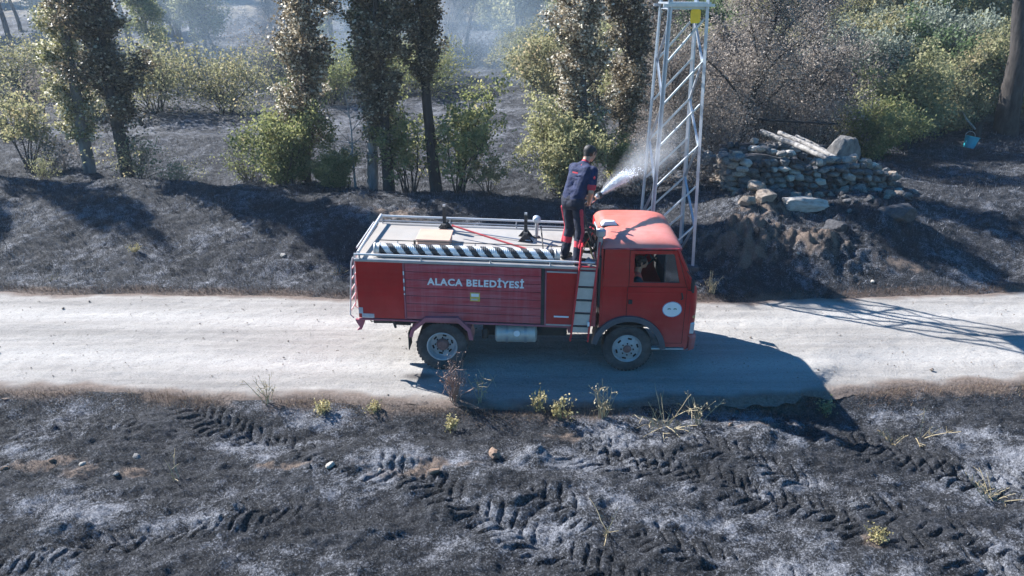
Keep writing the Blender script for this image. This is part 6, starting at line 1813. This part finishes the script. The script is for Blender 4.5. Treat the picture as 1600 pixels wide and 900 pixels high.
o = blades('burnt_grass', 300000, 1.12, (5.6, 10.4), keep_fg, (0.015, 0.06), (0.003, 0.0065), M['burnt_blade'], 1, vf)
tag(o, 'short burnt grass stubble covering the charred field', 'burnt grass', kind='stuff')
def keep_bk(x, y, rng):
    s = y - y_far(x)
    return (s > 0.08) & (rng.uniform(0, 1, len(x)) < 0.6 + 0.7*fbm(x*0.8, y*1.1, 62, 3))
o = blades('burnt_grass', 260000, 1.12, (13.9, 27.0), keep_bk, (0.04, 0.13), (0.006, 0.012), M['burnt_blade'], 2, lambda x, y, r: vf(x, y, r)+0.08)
tag(o, 'burnt grass stubble on the bank beyond the road', 'burnt grass', kind='stuff')
def keep_v1(x, y, rng):
    t = y_near(x) - y
    return (np.abs(t-0.08) < np.abs(rng.normal(0, 0.16, len(x)))) & (rng.uniform(0, 1, len(x)) < 0.6+0.9*fbm(x*0.9, y*0+2, 63, 3)) & (np.abs(t) < 0.5) & (t > -0.16)
o = blades('dry_verge_grass', 260000, 1.12, (9.2, 11.2), keep_v1, (0.03, 0.10), (0.003, 0.006), M['dry_blade'], 3, lambda x, y, r: r.normal(0.45, 0.25, len(x)))
tag(o, 'dry brown grass fringe along the near road edge', 'dry grass', kind='stuff')
def keep_v2(x, y, rng):
    s = y - y_far(x)
    return (np.abs(s-0.10) < np.abs(rng.normal(0, 0.12, len(x)))) & (np.abs(s) < 0.45) & (s > -0.14)
o = blades('dry_verge_grass', 180000, 1.12, (13.3, 15.2), keep_v2, (0.03, 0.09), (0.004, 0.008), M['dry_blade'], 4, lambda x, y, r: r.normal(0.35, 0.22, len(x)))
tag(o, 'dry brown grass fringe along the far road edge', 'dry grass', kind='stuff')
def loose_gravel():
    rng = np.random.default_rng(8); n = 1100
    x = rng.uniform(-10.5, 10.5, n); y = rng.uniform(9.9, 14.3, n)
    k = (y > y_near(x)+0.05) & (y < y_far(x)-0.02); x = x[k]; y = y[k]; n = len(x)
    s = rng.gamma(1.6, 0.0035, n) + 0.004
    base = np.array([[1,0,0],[-1,0,0],[0,1,0],[0,-1,0],[0,0,0.8],[0,0,-0.8]])
    V = (base[None]*rng.uniform(0.6, 1.2, (n, 6, 1))*s[:, None, None] + np.stack([x, y, s*0.4+0.004], 1)[:, None, :]).reshape(-1, 3)
    f = np.array([[0,2,4],[2,1,4],[1,3,4],[3,0,4],[2,0,5],[1,2,5],[3,1,5],[0,3,5]])
    Fc = (f[None] + (np.arange(n)*6)[:, None, None]).reshape(-1, 3)
    o = obj('loose_gravel', fast_mesh('loose_gravel', V, Fc), M['stone_tan'])
    tag(o, 'scattered loose gravel on the pale road', 'gravel', kind='stuff')
loose_gravel()

# ================================================================ water from the nozzle
JD = Vector((0.50, 0.80, 0.16)).normalized()
def water():
    rng = np.random.default_rng(3)
    m, nt, p = newmat('water_spray')
    out = nt.nodes['Material Output']
    p.inputs['Base Color'].default_value = (0.9, 0.93, 0.96, 1); p.inputs['Roughness'].default_value = 0.3
    t = N(nt, 'ShaderNodeBsdfTranslucent'); t.inputs[0].default_value = (0.9, 0.93, 0.96, 1)
    mx = N(nt, 'ShaderNodeMixShader'); mx.inputs[0].default_value = 0.6
    nt.links.new(p.outputs[0], mx.inputs[1]); nt.links.new(t.outputs[0], mx.inputs[2]); nt.links.new(mx.outputs[0], out.inputs['Surface'])
    q = JD.to_track_quat('Z', 'Y').to_matrix()
    n = 14000
    L = 2.0
    s = rng.beta(0.85, 5.0, n)*L
    r = (0.010 + 0.115*s)*np.sqrt(rng.uniform(0, 1, n))*rng.uniform(0.3, 1, n); a = rng.uniform(0, 2*PI, n)
    c = np.stack([r*np.cos(a), r*np.sin(a), s], 1)
    c = c @ np.array(q).T
    c[:, 2] -= 0.05*s*s
    sz = rng.gamma(2.0, 0.0015, n) + 0.0015
    ln = sz*rng.uniform(2, 7, n)*np.clip(1.3-s/L, 0.3, 1)
    d = np.array(JD)
    b = rng.normal(0, 1, (n, 3)); b -= d*(b @ d)[:, None]; b /= np.linalg.norm(b, axis=1)[:, None]
    e = np.cross(np.repeat(d[None], n, 0), b)
    V = np.stack([c - d*ln[:, None], c + b*sz[:, None], c + e*sz[:, None], c - b*sz[:, None], c - e*sz[:, None], c + d*ln[:, None]], 1).reshape(-1, 3)
    f = np.array([[0,1,2],[0,2,3],[0,3,4],[0,4,1],[5,2,1],[5,3,2],[5,4,3],[5,1,4]])
    Fc = (f[None] + (np.arange(n)*6)[:, None, None]).reshape(-1, 3)
    o = obj('water_jet', fast_mesh('water_jet', V, Fc), m); o.location = NOZ
    tag(o, 'white jet of water droplets shooting from the nozzle towards the pylon', 'water', kind='stuff')
    # drifting mist round the jet
    vm = bpy.data.materials.new('mist_volume'); vm.use_nodes = True
    nt = vm.node_tree; nt.nodes.remove(nt.nodes['Principled BSDF'])
    out = nt.nodes['Material Output']
    pv = N(nt, 'ShaderNodeVolumePrincipled'); pv.inputs['Color'].default_value = (0.95, 0.97, 1, 1); pv.inputs['Anisotropy'].default_value = 0.35
    co = N(nt, 'ShaderNodeTexCoord').outputs['Object']
    sp = N(nt, 'ShaderNodeSeparateXYZ'); nt.links.new(co, sp.inputs[0])
    rr = math_n(nt, 'SQRT', math_n(nt, 'ADD', math_n(nt, 'MULTIPLY', sp.outputs[0], sp.outputs[0]), math_n(nt, 'MULTIPLY', sp.outputs[1], sp.outputs[1])))
    rad = math_n(nt, 'ADD', math_n(nt, 'MULTIPLY', sp.outputs[2], 0.20), 0.03)
    fr = math_n(nt, 'SUBTRACT', 1.0, math_n(nt, 'DIVIDE', rr, rad), True)
    fz = N(nt, 'ShaderNodeMapRange'); fz.inputs[1].default_value = 3.4; fz.inputs[2].default_value = 0.6
    nt.links.new(sp.outputs[2], fz.inputs[0])
    nn = noise(nt, 2.6, 3, 0.6, co)
    nf = ramp(nt, nn.outputs[0], [(0.36, (0.05, 0.05, 0.05)), (0.7, (1, 1, 1))])
    dn = math_n(nt, 'MULTIPLY', math_n(nt, 'MULTIPLY', fr, fz.outputs[0]), nf)
    near = N(nt, 'ShaderNodeMapRange'); near.inputs[1].default_value = 0.9; near.inputs[2].default_value = 0.0; near.inputs[3].default_value = 2.4; near.inputs[4].default_value = 20.0
    nt.links.new(sp.outputs[2], near.inputs[0])
    nt.links.new(math_n(nt, 'MULTIPLY', dn, near.outputs[0]), pv.inputs['Density'])
    nt.links.new(pv.outputs[0], out.inputs['Volume'])
    mb = MB().lathe([(0.03, 0.0), (0.36, 1.0), (0.72, 2.2), (1.05, 3.3), (0.9, 3.45)], (0, 0, 0), 'z', 20)
    mo = mb.build('water_mist', vm, smooth=60)
    mo.location = NOZ; mo.rotation_euler = JD.to_track_quat('Z', 'Y').to_euler()
    tag(mo, 'drifting white water mist around the jet in front of the pylon', 'mist', kind='stuff')
water()

# ================================================================ drifting smoke over the far ground
sm_m = bpy.data.materials.new('smoke_volume'); sm_m.use_nodes = True
nt = sm_m.node_tree; nt.nodes.remove(nt.nodes['Principled BSDF'])
pv = N(nt, 'ShaderNodeVolumePrincipled')
pv.inputs['Color'].default_value = (0.62, 0.80, 1.0, 1); pv.inputs['Density'].default_value = 0.028; pv.inputs['Anisotropy'].default_value = 0.2
nt.links.new(pv.outputs[0], nt.nodes['Material Output'].inputs['Volume'])
for x, y, rx, ry, rz_, lab in ((-16, 39.5, 13, 3.5, 5.0, 'blue smoke drifting through the wood behind the two left poplars'), (-3.5, 44, 8, 6, 3.5, 'blue smoke hanging over the upper end of the open burnt slope')):
    bm = bmesh.new(); bmesh.ops.create_icosphere(bm, subdivisions=3, radius=1.0)
    rg = np.random.default_rng(int(abs(x)))
    for v_ in bm.verts:
        c_ = v_.co; k_ = 1 + 0.25*math.sin(c_.x*4+x)*math.cos(c_.y*3) + 0.12*math.sin(c_.z*7+c_.x*5)
        v_.co = Vector((c_.x*rx*k_, c_.y*ry*k_, c_.z*rz_*k_))
    me = bpy.data.meshes.new('smoke'); bm.to_mesh(me); bm.free()
    o = obj('smoke', me, sm_m); o.location = (x, y, gz(x, y)+1.5)
    tag(o, lab, 'smoke', kind='stuff')

# ================================================================ smoke haze in the air
hz = MB().box(-500, 500, -40, 460, -3.5, 36).build('haze', None)
hm = bpy.data.materials.new('smoke_haze'); hm.use_nodes = True
nt = hm.node_tree; nt.nodes.remove(nt.nodes['Principled BSDF'])
pv = N(nt, 'ShaderNodeVolumePrincipled')
pv.inputs['Color'].default_value = (0.74, 0.87, 1.0, 1)
pv.inputs['Density'].default_value = 0.0007
pv.inputs['Anisotropy'].default_value = 0.2
nt.links.new(pv.outputs[0], nt.nodes['Material Output'].inputs['Volume'])
hz.data.materials.clear(); hz.data.materials.append(hm)
tag(hz, 'thin bluish smoke haze hanging over the burnt valley', 'haze', kind='stuff')
